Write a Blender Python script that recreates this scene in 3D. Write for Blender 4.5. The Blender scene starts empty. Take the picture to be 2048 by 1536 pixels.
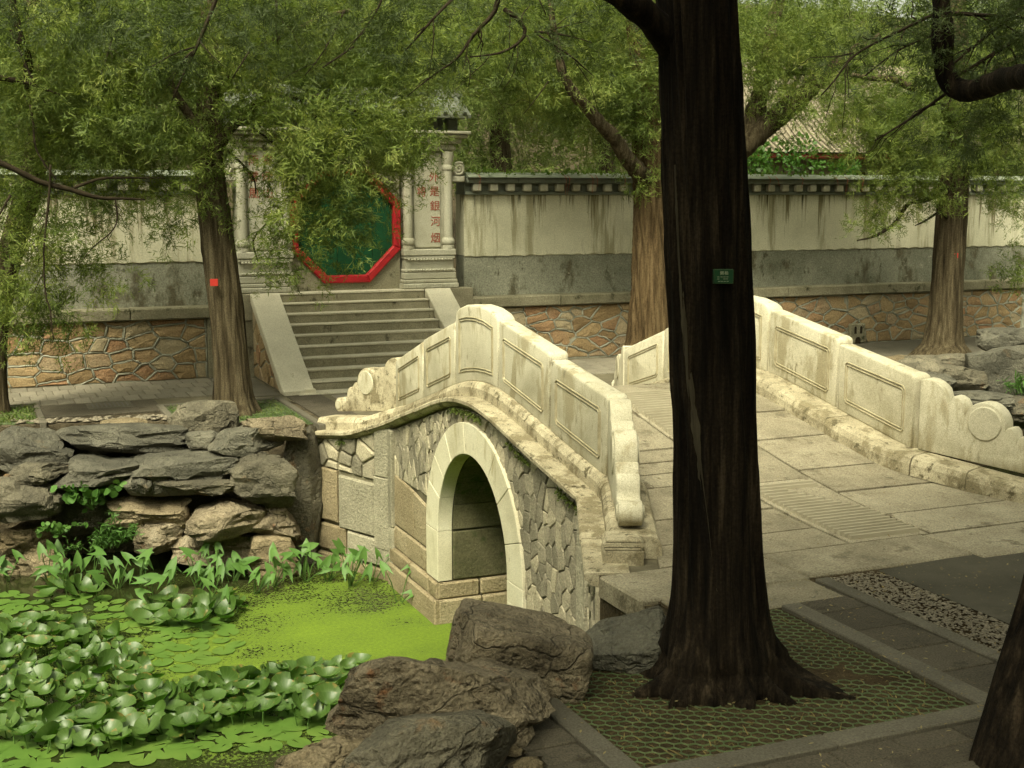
import bpy, math, random
import numpy as np
from mathutils import Vector, Matrix
random.seed(7)
rng = np.random.default_rng(7)
sc = bpy.context.scene
col = sc.collection
R = math.radians

# ------------------------------------------------------------------ camera
F, PITCH, YAW, HC = 2600.0, math.atan(378 / 2600.0), R(23), 3.2
cam = bpy.data.cameras.new("camera")
camo = bpy.data.objects.new("camera", cam)
col.objects.link(camo)
camo.location = (0, 0, HC)
camo.rotation_euler = (math.pi / 2 - PITCH, 0, -YAW)
cam.sensor_width = 36
cam.lens = F / 2048 * 36
cam.clip_end = 600
sc.camera = camo
# ------------------------------------------------------------------ sky, sun, exposure
SUN_EL, SUN_AZ = R(53), R(-138)       # azimuth clockwise from +Y
w = bpy.data.worlds.new("World")
sc.world = w
w.use_nodes = True
wn = w.node_tree.nodes
wl = w.node_tree.links
sky = wn.new("ShaderNodeTexSky")
sky.sky_type = 'NISHITA'
sky.sun_disc = False
sky.sun_elevation = SUN_EL
sky.sun_rotation = SUN_AZ
sky.air_density = 1.0
sky.dust_density = 6.0
sky.ozone_density = 0.6
tint = wn.new("ShaderNodeMix")           # thin even overcast: the blue is veiled to a warm white
tint.data_type = 'RGBA'
tint.inputs[0].default_value = 0.85
bwn = wn.new("ShaderNodeRGBToBW")
mulc = wn.new("ShaderNodeMix")
mulc.data_type = 'RGBA'
mulc.blend_type = 'MULTIPLY'
mulc.inputs[0].default_value = 1
mulc.inputs[7].default_value = (1.0, 1.0, 0.72, 1)
wl.new(sky.outputs[0], bwn.inputs[0])
wl.new(bwn.outputs[0], mulc.inputs[6])
wl.new(sky.outputs[0], tint.inputs[6])
wl.new(mulc.outputs[2], tint.inputs[7])
wl.new(tint.outputs[2], wn["Background"].inputs[0])
wn["Background"].inputs[1].default_value = 0.10
sl = bpy.data.lights.new("sun", 'SUN')
sl.energy = 1.5
sl.angle = R(16)
sl.color = (1.0, 0.95, 0.72)
so = bpy.data.objects.new("sun", sl)
col.objects.link(so)
SV = Vector((math.sin(SUN_AZ) * math.cos(SUN_EL), math.cos(SUN_AZ) * math.cos(SUN_EL), math.sin(SUN_EL)))
so.rotation_euler = SV.to_track_quat('Z', 'Y').to_euler()
so.location = SV * 60
sc.view_settings.view_transform = 'Standard'
sc.view_settings.look = 'None'
sc.view_settings.exposure = 1.62
sc.view_settings.gamma = 1.0
sc.view_settings.use_curve_mapping = False
sc.render.engine = 'CYCLES'
sc.cycles.max_bounces = 4
sc.cycles.use_adaptive_sampling = True
sc.cycles.adaptive_threshold = 0.03
sc.cycles.diffuse_bounces = 2
sc.cycles.glossy_bounces = 2
sc.cycles.transparent_max_bounces = 4
sc.cycles.caustics_reflective = False
sc.cycles.caustics_refractive = False

# ------------------------------------------------------------------ helpers: pixels of the photo -> points in the place
_fw = np.array([math.sin(YAW) * math.cos(PITCH), math.cos(YAW) * math.cos(PITCH), -math.sin(PITCH)])
_rt = np.array([math.cos(YAW), -math.sin(YAW), 0])
_up = np.cross(_rt, _fw)
_C = np.array([0, 0, HC])


def at(px, py, axis, v):
    d = _fw + _rt * (px - 1024) / F + _up * (768 - py) / F
    return _C + d * (v - _C[axis]) / d[axis]


def atY(px, py, y):
    return at(px, py, 1, y)


def atZ(px, py, z):
    return at(px, py, 2, z)


# ------------------------------------------------------------------ helpers: objects
WM = {}


def obj(name, me, mat=None, parent=None, loc=None, rot=None, scale=None, kind=None):
    o = bpy.data.objects.new(name, me)
    col.objects.link(o)
    if mat is not None and me is not None and len(me.materials) == 0:
        me.materials.append(mat)
    m = Matrix.Identity(4)
    loc = None if loc is None else tuple(float(q) for q in loc)
    if loc is not None or rot is not None or scale is not None:
        m = Matrix.LocRotScale(Vector(loc or (0, 0, 0)), rot, Vector(scale or (1, 1, 1)))
        o.matrix_basis = m
    if parent is not None:
        o.parent = parent
        o.matrix_parent_inverse = WM[parent.name].inverted()
    WM[o.name] = m
    if kind:
        o["kind"] = kind
    return o


def thing(name, label, cat, loc=(0, 0, 0), group=None):
    o = obj(name, None, loc=loc)
    o.empty_display_size = 0.2
    return tag(o, label, cat, group)


def tag(o, label, cat, group=None):
    o["label"] = label
    o["category"] = cat
    if group:
        o["group"] = group
    return o


def mesh(name, v, f, smooth=False, sharp=None):
    me = bpy.data.meshes.new(name)
    me.from_pydata([tuple(map(float, p)) for p in v], [], f)
    if smooth:
        me.shade_smooth()
        if sharp:
            me.set_sharp_from_angle(angle=R(sharp))
    me.update()
    return me


def quadmesh(name, v, q, smooth=False):
    """fast path for big numpy meshes of quads"""
    me = bpy.data.meshes.new(name)
    v = np.asarray(v, np.float32)
    q = np.asarray(q, np.int32)
    k = q.shape[1]
    me.vertices.add(len(v))
    me.vertices.foreach_set("co", v.ravel())
    me.loops.add(q.size)
    me.loops.foreach_set("vertex_index", q.ravel())
    me.polygons.add(len(q))
    me.polygons.foreach_set("loop_start", np.arange(0, q.size, k, dtype=np.int32))
    me.polygons.foreach_set("loop_total", np.full(len(q), k, np.int32))
    me.update(calc_edges=True)
    if smooth:
        me.shade_smooth()
    return me


class MB:
    def __init__(s):
        s.v, s.f = [], []

    def add(s, v, f):
        n = len(s.v)
        s.v += list(v)
        s.f += [tuple(i + n for i in q) for q in f]
        return s

    def build(s, name, mat, parent=None, smooth=False, sharp=None, kind=None):
        return obj(name, mesh(name, s.v, s.f, smooth, sharp), mat, parent, kind=kind)


def box(x0, x1, y0, y1, z0, z1, b=0.01, jit=0.0):
    """chamfered box, 44 triangles"""
    c = np.array([(x0 + x1) / 2, (y0 + y1) / 2, (z0 + z1) / 2])
    h = np.array([(x1 - x0) / 2, (y1 - y0) / 2, (z1 - z0) / 2])
    b = min(b, h.min() * 0.45)
    V, I = [], {}
    for sx in (-1, 1):
        for sy in (-1, 1):
            for sz in (-1, 1):
                s = (sx, sy, sz)
                j = np.array([random.uniform(-jit, jit) for _ in range(3)])
                for a in range(3):
                    p = np.array([s[k] * (h[k] - (0 if k == a else b)) for k in range(3)])
                    I[s, a] = len(V)
                    V.append(p + j)
    Fc = []
    for a in range(3):
        o1, o2 = (a + 1) % 3, (a + 2) % 3
        for sg in (-1, 1):
            q = []
            for u, v in ((-1, -1), (1, -1), (1, 1), (-1, 1)):
                s = [0, 0, 0]
                s[a], s[o1], s[o2] = sg, u, v
                q.append(I[tuple(s), a])
            Fc.append(q)
        for u in (-1, 1):
            for v in (-1, 1):
                s1, s2 = [0, 0, 0], [0, 0, 0]
                s1[a], s2[a] = -1, 1
                s1[o1] = s2[o1] = u
                s1[o2] = s2[o2] = v
                s1, s2 = tuple(s1), tuple(s2)
                Fc.append([I[s1, o1], I[s2, o1], I[s2, o2], I[s1, o2]])
    for sx in (-1, 1):
        for sy in (-1, 1):
            for sz in (-1, 1):
                Fc.append([I[(sx, sy, sz), a] for a in range(3)])
    out = []
    for q in Fc:
        p = [V[i] for i in q]
        n = np.cross(p[1] - p[0], p[2] - p[0])
        out.append(tuple(q) if np.dot(n, sum(p) / len(p)) > 0 else tuple(q[::-1]))
    return [v + c for v in V], out


def area2(p):
    return sum(p[i - 1][0] * p[i][1] - p[i][0] * p[i - 1][1] for i in range(len(p))) / 2


def inset(poly, d):
    n = len(poly)
    out = []
    for i in range(n):
        a, b, c = (np.array(poly[(i + k) % n], float) for k in (-1, 0, 1))
        e1, e2 = b - a, c - b
        l1, l2 = np.linalg.norm(e1), np.linalg.norm(e2)
        if l1 < 1e-6 or l2 < 1e-6:
            out.append(b)
            continue
        n1 = np.array([-e1[1], e1[0]]) / l1
        n2 = np.array([-e2[1], e2[0]]) / l2
        m = (n1 + n2) / max(0.35, 1 + n1 @ n2)
        out.append(b + m * d)
    return out


def prism(poly, O, U, V, N, back, front, bev=0.01, dome=None, jit=0.0):
    """polygon (u,v), counter-clockwise seen from +N, extruded from -back to +front along N, front edge chamfered"""
    poly = [tuple(p) for p in poly]
    O, U, V, N = (np.array(a, float) for a in (O, U, V, N))
    if area2(poly) < 0:
        poly = poly[::-1]
    if np.dot(np.cross(U, V), N) < 0:
        poly = poly[::-1]
        rev = True
    else:
        rev = False
    n = len(poly)
    ins = inset(poly if not rev else poly[::-1], bev)
    if rev:
        ins = ins[::-1]
    P = lambda p, h: O + U * p[0] + V * p[1] + N * h
    v = [P(p, -back) for p in poly] + [P(p, front - bev) for p in poly]
    v += [P(p, front + random.uniform(-jit, jit)) for p in ins]
    f = []
    for i in range(n):
        j = (i + 1) % n
        f.append((i, j, n + j, n + i))
        f.append((n + i, n + j, 2 * n + j, 2 * n + i))
    if dome is not None:
        c = np.mean(np.array(ins), 0)
        v.append(P(c, front + dome))
        for i in range(n):
            f.append((2 * n + i, 2 * n + (i + 1) % n, 3 * n))
    else:
        f.append(tuple(range(2 * n, 3 * n)))
    f.append(tuple(range(n - 1, -1, -1)))
    return v, f


def tube(path, radii, seg=8, cap=True, ph=0.0):
    path = [np.array(p, float) for p in path]
    n = len(path)
    if not hasattr(radii, '__len__'):
        radii = [radii] * n
    t = [path[min(i + 1, n - 1)] - path[max(i - 1, 0)] for i in range(n)]
    t = [a / (np.linalg.norm(a) + 1e-9) for a in t]
    ref = np.array([0, 0, 1.0]) if abs(t[0][2]) < 0.9 else np.array([1.0, 0, 0])
    v, f = [], []
    u = np.cross(t[0], ref)
    u /= np.linalg.norm(u)
    for i in range(n):
        u = u - t[i] * (u @ t[i])
        u /= np.linalg.norm(u) + 1e-9
        w_ = np.cross(t[i], u)
        for k in range(seg):
            a = ph + 2 * math.pi * k / seg
            v.append(path[i] + radii[i] * (math.cos(a) * u + math.sin(a) * w_))
    for i in range(n - 1):
        for k in range(seg):
            k2 = (k + 1) % seg
            f.append((i * seg + k, i * seg + k2, (i + 1) * seg + k2, (i + 1) * seg + k))
    if cap:
        f.append(tuple(range(seg - 1, -1, -1)))
        f.append(tuple((n - 1) * seg + k for k in range(seg)))
    return v, f


def sweep(profile, path, side=1):
    """profile (outward o, height z) swept along path (x,y,z); outward = horizontal normal * side"""
    path = [np.array(p, float) for p in path]
    tan = [np.array([p[3], p[4], 0]) for p in path] if len(path[0]) > 3 else None
    path = [p[:3] for p in path]
    n, m = len(path), len(profile)
    v, f = [], []
    for i in range(n):
        t = tan[i] if tan else path[min(i + 1, n - 1)] - path[max(i - 1, 0)]
        t = t * np.array([1, 1, 0])
        t /= np.linalg.norm(t)
        nn = np.array([-t[1], t[0], 0]) * side
        for o, z in profile:
            v.append(path[i] + nn * o + np.array([0, 0, z]))
    ccw = area2(profile) > 0
    flip = (side > 0) != ccw
    for i in range(n - 1):
        for k in range(m):
            k2 = (k + 1) % m
            q = (i * m + k, (i + 1) * m + k, (i + 1) * m + k2, i * m + k2)
            f.append(q[::-1] if flip else q)
    a, b = tuple(range(m)), tuple((n - 1) * m + k for k in range(m))
    f.append(a if not flip else a[::-1])
    f.append(b[::-1] if not flip else b)
    return v, f


def clip(poly, a, b, c):
    """keep a*x+b*y <= c"""
    out = []
    n = len(poly)
    for i in range(n):
        p, q = poly[i], poly[(i + 1) % n]
        dp, dq = a * p[0] + b * p[1] - c, a * q[0] + b * q[1] - c
        if dp <= 0:
            out.append(p)
        if (dp < 0 < dq) or (dq < 0 < dp):
            t = dp / (dp - dq)
            out.append((p[0] + t * (q[0] - p[0]), p[1] + t * (q[1] - p[1])))
    return out


def voronoi(seeds, bounds, asp=1.0):
    """cells of seeds inside convex polygon bounds; asp stretches cells along u"""
    S = np.array(seeds, float)
    T = S * np.array([1 / asp, 1])
    cells = []
    for i in range(len(S)):
        poly = [(p[0] / asp, p[1]) for p in bounds]
        d = ((T - T[i]) ** 2).sum(1)
        for j in np.argsort(d)[1:26]:
            n = T[j] - T[i]
            m = (T[i] + T[j]) / 2
            poly = clip(poly, n[0], n[1], n @ m)
            if len(poly) < 3:
                break
        cells.append([(p[0] * asp, p[1]) for p in poly])
    return cells


def scatter(n, u0, u1, v0, v1, asp, seed, cand=7):
    """relaxed random seeds"""
    r = np.random.default_rng(seed)
    P = []
    for k in range(n):
        best, bd = None, -1
        for c in range(cand):
            p = np.array([r.uniform(u0, u1), r.uniform(v0, v1)])
            d = min([((p[0] - q[0]) / asp) ** 2 + (p[1] - q[1]) ** 2 for q in P], default=9)
            if d > bd:
                best, bd = p, d
        P.append(best)
    return P


def clean(poly, eps=0.012):
    out = []
    for p in poly:
        if not out or math.hypot(p[0] - out[-1][0], p[1] - out[-1][1]) > eps:
            out.append(p)
    while len(out) > 2 and math.hypot(out[0][0] - out[-1][0], out[0][1] - out[-1][1]) < eps:
        out.pop()
    return out


def _h(i, j, k, s):
    n = (i * 374761393 + j * 668265263 + k * 2147483647 + s * 1274126177) & 0xFFFFFFFF
    n = ((n ^ (n >> 13)) * 1274126177) & 0xFFFFFFFF
    return ((n ^ (n >> 16)) & 0xFFFF) / 32767.5 - 1


def noise3(p, s=0):
    p = np.asarray(p, float)
    i = np.floor(p).astype(np.int64)
    f = p - i
    f = f * f * (3 - 2 * f)
    r = 0
    for dx in (0, 1):
        for dy in (0, 1):
            for dz in (0, 1):
                wgt = np.abs(1 - dx - f[:, 0]) * np.abs(1 - dy - f[:, 1]) * np.abs(1 - dz - f[:, 2])
                r = r + wgt * _h(i[:, 0] + dx, i[:, 1] + dy, i[:, 2] + dz, s)
    return r


def fbm(p, s=0, o=4):
    p = np.asarray(p, float)
    return sum(noise3(p * 2 ** k, s + k) / 2 ** k for k in range(o))


# ------------------------------------------------------------------ materials
MATS = {}


def mat(name, cols, scale=2.0, rnd=0.3, bump=0.3, bscale=25, rough=0.85, spec=0.25, stretch=(1, 1, 1), contrast=1.0,
        stain=None, grain=None, crack=None, bdist=0.02):
    """noise in world space + a random tint per piece -> colour ramp; fine relief from a second noise.
    stain=(colour, scale, threshold, stretch): patches of wear with a shape of their own"""
    m = bpy.data.materials.new(name)
    MATS[name] = m
    m.use_nodes = True
    nt = m.node_tree
    N, L = nt.nodes, nt.links
    B = N["Principled BSDF"]
    B.inputs["Roughness"].default_value = rough
    B.inputs["Specular IOR Level"].default_value = spec
    geo = N.new("ShaderNodeNewGeometry")
    oi = N.new("ShaderNodeObjectInfo")

    def mapped(st):
        mp = N.new("ShaderNodeVectorMath")
        mp.operation = 'MULTIPLY'
        mp.inputs[1].default_value = st
        L.new(geo.outputs["Position"], mp.inputs[0])
        return mp.outputs[0]

    def nz(sc_, det=3, st=(1, 1, 1), r=0.6):
        n = N.new("ShaderNodeTexNoise")
        n.inputs["Scale"].default_value = sc_
        n.inputs["Detail"].default_value = det
        n.inputs["Roughness"].default_value = r
        L.new(mapped(st), n.inputs["Vector"])
        return n.outputs["Fac"]

    def mth(op, a, b):
        n = N.new("ShaderNodeMath")
        n.operation = op
        for i, x in enumerate((a, b)):
            if isinstance(x, (int, float)):
                n.inputs[i].default_value = x
            else:
                L.new(x, n.inputs[i])
        return n.outputs[0]

    n1 = nz(scale, 4, stretch, .65)
    f = mth('ADD', mth('MULTIPLY', mth('SUBTRACT', n1, 0.5), 2.2 * contrast), 0.5)
    f = mth('ADD', mth('MULTIPLY', f, 1 - rnd), mth('MULTIPLY', oi.outputs["Random"], rnd))
    cr = N.new("ShaderNodeValToRGB")
    cr.color_ramp.elements.remove(cr.color_ramp.elements[1])
    for i, c in enumerate(cols):
        pos = i / max(1, len(cols) - 1)
        e = cr.color_ramp.elements[0] if i == 0 else cr.color_ramp.elements.new(pos)
        e.position = pos
        e.color = (*c, 1)
    L.new(f, cr.inputs[0])
    cur = cr.outputs[0]
    stains = stain if isinstance(stain, list) else ([stain] if stain else [])
    for (sc_c, s_s, s_t, s_st, *zg) in stains:
        sn = nz(s_s, 4, s_st, 0.7)
        if zg:                      # runs that start at the top and thin out downwards
            sx = N.new("ShaderNodeSeparateXYZ")
            L.new(geo.outputs["Position"], sx.inputs[0])
            sn = mth('ADD', sn, mth('MULTIPLY', mth('SUBTRACT', sx.outputs[2], zg[0]), zg[1]))
        r2 = N.new("ShaderNodeMapRange")
        r2.inputs[1].default_value = s_t
        r2.inputs[2].default_value = s_t + (0.075 if zg else 0.1)
        L.new(sn, r2.inputs[0])
        mx = N.new("ShaderNodeMix")
        mx.data_type = 'RGBA'
        L.new(r2.outputs[0], mx.inputs[0])
        L.new(cur, mx.inputs[6])
        mx.inputs[7].default_value = (*sc_c, 1)
        cur = mx.outputs[2]
    if grain:
        g = nz(grain[0], 2)
        mx = N.new("ShaderNodeMix")
        mx.data_type = 'RGBA'
        mx.blend_type = 'MULTIPLY'
        mx.inputs[0].default_value = grain[1]
        L.new(cur, mx.inputs[6])
        cg = N.new("ShaderNodeCombineColor")
        gg = mth('ADD', mth('MULTIPLY', mth('SUBTRACT', g, 0.5), 3.0), 0.85)
        for k in range(3):
            L.new(gg, cg.inputs[k])
        L.new(cg.outputs[0], mx.inputs[7])
        cur = mx.outputs[2]
    hgt = None
    if crack:
        wv = N.new("ShaderNodeTexNoise")
        wv.inputs["Scale"].default_value = 3.5
        wv.inputs["Detail"].default_value = 3
        L.new(mapped((1, 1, 1)), wv.inputs["Vector"])
        av = N.new("ShaderNodeVectorMath")
        av.operation = 'MULTIPLY_ADD'
        av.inputs[1].default_value = (.55, .55, .55)
        L.new(wv.outputs["Color"], av.inputs[0])
        L.new(mapped(crack[1]), av.inputs[2])
        vo = N.new("ShaderNodeTexVoronoi")
        vo.feature = 'DISTANCE_TO_EDGE'
        vo.inputs["Scale"].default_value = crack[0]
        L.new(av.outputs[0], vo.inputs["Vector"])
        vc = N.new("ShaderNodeTexVoronoi")
        vc.inputs["Scale"].default_value = crack[0]
        L.new(av.outputs[0], vc.inputs["Vector"])
        mr = N.new("ShaderNodeMapRange")
        mr.inputs[1].default_value = 0
        mr.inputs[2].default_value = crack[2]
        L.new(vo.outputs["Distance"], mr.inputs[0])
        sv = N.new("ShaderNodeSeparateColor")
        L.new(vc.outputs["Color"], sv.inputs[0])
        hgt = mth('ADD', mr.outputs[0], mth('MULTIPLY', sv.outputs[0], .9))
        cm = N.new("ShaderNodeMix")
        cm.data_type = 'RGBA'
        cm.blend_type = 'MULTIPLY'
        cm.inputs[0].default_value = 1
        L.new(cur, cm.inputs[6])
        cg = N.new("ShaderNodeCombineColor")
        lev = mth('MULTIPLY', mth('ADD', mth('MULTIPLY', mr.outputs[0], .10), .90), mth('ADD', mth('MULTIPLY', sv.outputs[1], .30), .85))
        for k in range(3):
            L.new(lev, cg.inputs[k])
        L.new(cg.outputs[0], cm.inputs[7])
        cur = cm.outputs[2]
    L.new(cur, B.inputs["Base Color"])
    if bump:
        bp = N.new("ShaderNodeBump")
        bp.inputs["Strength"].default_value = bump
        bp.inputs["Distance"].default_value = bdist
        hn = nz(bscale, 3, stretch, 0.7)
        L.new(hn if hgt is None else mth('ADD', hn, mth('MULTIPLY', hgt, .22)), bp.inputs["Height"])
        L.new(bp.outputs[0], B.inputs["Normal"])
    return m


def leafmat(name, cols, rough=0.5, trans=0.3, spec=0.3, tw=(1.1, 1.15, 0.6)):
    m = bpy.data.materials.new(name)
    MATS[name] = m
    m.use_nodes = True
    N, L = m.node_tree.nodes, m.node_tree.links
    B = N["Principled BSDF"]
    B.inputs["Roughness"].default_value = rough
    B.inputs["Specular IOR Level"].default_value = spec
    g = N.new("ShaderNodeNewGeometry")
    no = N.new("ShaderNodeTexNoise")
    no.inputs["Scale"].default_value = 1.3
    no.inputs["Detail"].default_value = 3
    L.new(g.outputs["Position"], no.inputs["Vector"])
    a = N.new("ShaderNodeMath")
    a.operation = 'MULTIPLY_ADD'
    a.inputs[1].default_value = 0.55
    L.new(g.outputs["Random Per Island"], a.inputs[0])
    b = N.new("ShaderNodeMath")
    b.operation = 'MULTIPLY_ADD'
    b.inputs[1].default_value = 1.5
    b.inputs[2].default_value = -0.53
    L.new(no.outputs["Fac"], b.inputs[0])
    L.new(b.outputs[0], a.inputs[2])
    cr = N.new("ShaderNodeValToRGB")
    cr.color_ramp.elements.remove(cr.color_ramp.elements[1])
    for i, c in enumerate(cols):
        pos = i / max(1, len(cols) - 1)
        e = cr.color_ramp.elements[0] if i == 0 else cr.color_ramp.elements.new(pos)
        e.position = pos
        e.color = (*c, 1)
    L.new(a.outputs[0], cr.inputs[0])
    L.new(cr.outputs[0], B.inputs["Base Color"])
    tr = N.new("ShaderNodeBsdfTranslucent")
    mx = N.new("ShaderNodeMix")
    mx.data_type = 'RGBA'
    mx.blend_type = 'MULTIPLY'
    mx.inputs[0].default_value = 1
    mx.inputs[7].default_value = (*tw, 1)
    L.new(cr.outputs[0], mx.inputs[6])
    L.new(mx.outputs[2], tr.inputs["Color"])
    ms = N.new("ShaderNodeMixShader")
    ms.inputs[0].default_value = trans
    L.new(B.outputs[0], ms.inputs[1])
    L.new(tr.outputs[0], ms.inputs[2])
    L.new(ms.outputs[0], N["Material Output"].inputs["Surface"])
    return m


GRIME = (0.16, 0.13, 0.08)
m_marble = mat("bridge_marble", [(.35, .315, .21), (.53, .49, .36), (.62, .575, .44)], 2.2, .25, .25, 40, .7, .3,
               stain=[((.36, .315, .20), 3.0, .52, (1, 1, .35)), ((.22, .19, .115), 7.0, .60, (1, 1, .4)), ((.13, .11, .065), 16.0, .66, (1, 1, .6))], grain=(110, .4))
m_marble_w = mat("weathered_marble", [(.20, .17, .105), (.40, .35, .235), (.58, .515, .36)], 2.6, .3, .5, 35, .8, .25,
                 stain=[((.22, .185, .11), 3.5, .50, (1, 1, .8)), ((.11, .092, .05), 8.0, .57, (1, 1, 1)), ((.08, .068, .036), 17.0, .60, (1, 1, 1)), ((.09, .11, .03), 2.6, .66, (1, 1, 1))], grain=(90, .5))
m_arch = mat("arch_marble", [(.44, .40, .27), (.60, .555, .40), (.69, .655, .50)], 1.8, .3, .2, 30, .7, .3,
             stain=[((.42, .37, .23), 3.0, .58, (1, 1, .3)), ((.26, .225, .14), 8.0, .66, (1, 1, .4))], grain=(120, .3))
m_deck = mat("deck_stone", [(.16, .137, .09), (.27, .235, .16), (.38, .34, .24)], 2.2, .35, .55, 30, .8, .25,
             stain=[((.15, .125, .08), 3, .56, (1, 1, 1)), ((.10, .085, .055), 10, .62, (1, 1, 1)), ((.46, .42, .30), 14, .66, (1, .35, 1))], grain=(70, .55))
m_step = mat("step_stone", [(.17, .15, .095), (.27, .245, .165), (.37, .335, .235)], 2.5, .25, .5, 30, .85, .2,
             stain=[((.09, .08, .05), 5, .60, (1, 1, .5))], grain=(60, .4))
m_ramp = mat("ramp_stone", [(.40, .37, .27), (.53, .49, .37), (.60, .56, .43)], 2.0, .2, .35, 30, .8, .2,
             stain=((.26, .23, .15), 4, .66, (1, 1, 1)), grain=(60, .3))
m_gate = mat("gate_stone", [(.33, .31, .22), (.44, .42, .32), (.50, .48, .38)], 1.6, .2, .3, 35, .8, .2,
             stain=((.22, .21, .13), 5, .64, (1, 1, .4)), grain=(60, .25))
m_grey_st = mat("grey_rubble", [(.15, .135, .096), (.25, .225, .162), (.37, .33, .235), (.50, .44, .305)], 3.0, .75, .9, 30,
                .85, .2, stain=((.08, .075, .05), 7, .63, (1, 1, 1)), grain=(50, .4))
m_ochre_st = mat("ochre_rubble", [(.19, .13, .07), (.28, .195, .10), (.36, .265, .145), (.30, .175, .095), (.33, .275, .175), (.42, .33, .20)],
                 2.5, .85, .9, 22, .9, .15, stain=((.10, .075, .045), 6, .62, (1, 1, 1)), grain=(40, .4))
m_block = mat("foundation_stone", [(.19, .15, .085), (.30, .245, .15), (.40, .345, .23)], 2.2, .6, 1.0, 28, .9, .15,
              stain=((.15, .11, .055), 4, .6, (1, 1, 1)), grain=(45, .45))
m_block_g = mat("pale_rough_block", [(.20, .185, .13), (.31, .285, .205), (.40, .37, .27)], 2.0, .4, 1.2, 26, .9, .15,
                stain=((.2, .18, .12), 5, .62, (1, 1, 1)), grain=(45, .4))
m_mortar = mat("mortar", [(.11, .10, .066), (.19, .172, .115), (.26, .235, .16)], 3, .1, .6, 40, .95, .1)
m_mortar_d = mat("dark_mortar", [(.075, .066, .043), (.125, .11, .072), (.17, .15, .10)], 3, .1, .6, 40, .95, .1)
m_point = mat("pointing", [(.17, .17, .13), (.30, .295, .23), (.39, .38, .30)], 4, .1, .5, 40, .95, .1)
m_plaster = mat("lime_plaster", [(.46, .44, .31), (.61, .58, .425), (.68, .65, .49)], .9, .05, .25, 30, .9, .15,
                stain=[((.36, .33, .21), 1.3, .53, (2.2, 1, .25)), ((.20, .175, .095), 2.2, .52, (2.0, 1, .10), 3.2, .10), ((.075, .066, .033), 4.2, .56, (1.6, 1, .08), 3.2, .14),
                       ((.12, .11, .055), 11, .66, (1, 1, .7))], grain=(40, .25))
m_grey_band = mat("grey_wall_paint", [(.14, .142, .10), (.24, .24, .18), (.32, .315, .24)], 1.0, .05, .35, 25, .9, .15,
                  stain=[((.12, .11, .07), 1.6, .55, (1, 1, .6)), ((.085, .08, .048), 5.0, .60, (1, 1, .5)), ((.42, .40, .31), 7.0, .64, (.7, 1, 1.6))], grain=(40, .45))
m_ledge = mat("ledge_stone", [(.14, .13, .08), (.23, .21, .14), (.29, .27, .185)], 2, .3, .5, 25, .9, .15,
              stain=((.06, .058, .03), 3.2, .58, (1, 1, 1)), grain=(40, .4))
m_tile = mat("grey_tile", [(.10, .115, .085), (.155, .17, .13), (.21, .22, .17)], 3, .3, .4, 30, .7, .3,
             stain=((.06, .06, .035), 4, .62, (1, 1, 1)))
m_coping_t = mat("glazed_coping", [(.15, .18, .125), (.23, .255, .185), (.28, .30, .22)], 2, .2, .2, 20, .55, .4)
m_rooft = mat("old_roof_tile", [(.14, .12, .085), (.22, .19, .135), (.30, .262, .19)], 2.5, .4, .4, 20, .9, .15)
m_red = mat("red_lacquer", [(.25, .008, .012), (.38, .012, .018), (.45, .022, .022)], 3, .3, .2, 40, .6, .3,
            stain=[((.17, .012, .012), 7, .58, (1, 1, 1)), ((.46, .09, .07), 13, .66, (1, 1, 1))], grain=(60, .3))
m_redpaint = mat("red_char_paint", [(.26, .07, .045), (.36, .10, .065)], 20, .2, .1, 60, .8, .2)
m_door = mat("green_door", [(.004, .042, .014), (.006, .056, .019), (.009, .07, .024)], 2, .5, .25, 30, .65, .2,
             stain=[((.02, .035, .018), 5, .60, (1, 1, .2)), ((.05, .10, .055), 16, .70, (1, 1, .15))], grain=(60, .4))
m_asphalt = mat("asphalt", [(.050, .045, .031), (.074, .067, .047), (.095, .086, .062)], 2, .1, .4, 160, .9, .2,
                stain=[((.11, .098, .07), 1.2, .56, (1, 1, 1)), ((.15, .135, .10), 30, .70, (1, 1, 1))], grain=(220, .6))
m_paver = mat("grey_paver", [(.055, .047, .032), (.085, .073, .051), (.12, .103, .073)], 3, .5, .5, 60, .9, .2,
              stain=[((.05, .042, .027), 4, .57, (1, 1, 1)), ((.17, .15, .11), 25, .68, (1, 1, 1))], grain=(90, .6))
m_farpave = mat("far_paver", [(.15, .135, .10), (.20, .18, .135), (.25, .225, .17)], 2, .6, .4, 40, .9, .2, grain=(60, .35))
m_kerbd = mat("path_kerb", [(.085, .076, .055), (.12, .108, .08), (.16, .143, .106)], 2, .4, .4, 50, .9, .2, grain=(80, .4))
m_soil = mat("soil", [(.03, .021, .011), (.06, .043, .022), (.09, .065, .034)], 4, .1, 1.0, 40, .95, .1, grain=(60, .5))
m_pebble = mat("pebble", [(.11, .095, .067), (.19, .163, .117), (.34, .30, .22)], 60, .1, .3, 60, .8, .3)
m_rock = mat("garden_rock", [(.038, .034, .023), (.085, .076, .053), (.145, .129, .09), (.21, .186, .13)], 2.2, .4, 1.0, 16, .85, .25,
             stain=[((.16, .095, .045), 2.3, .60, (1, 1, 1)), ((.045, .042, .028), 5.0, .62, (1, 1, 2.2))], grain=(50, .45), crack=(1.5, (1, 1, 2.2), .025), bdist=.05)
m_rock_b = mat("brown_rock", [(.07, .056, .035), (.15, .122, .079), (.25, .205, .135), (.36, .31, .225)], 2.6, .3, 1.2, 14, .85, .25,
               stain=[((.17, .075, .03), 3.0, .62, (1, 1, 1)), ((.05, .037, .023), 6.0, .62, (1, 1, 2))], grain=(50, .45), crack=(1.5, (1, 1, 2.2), .025), bdist=.05)
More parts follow.
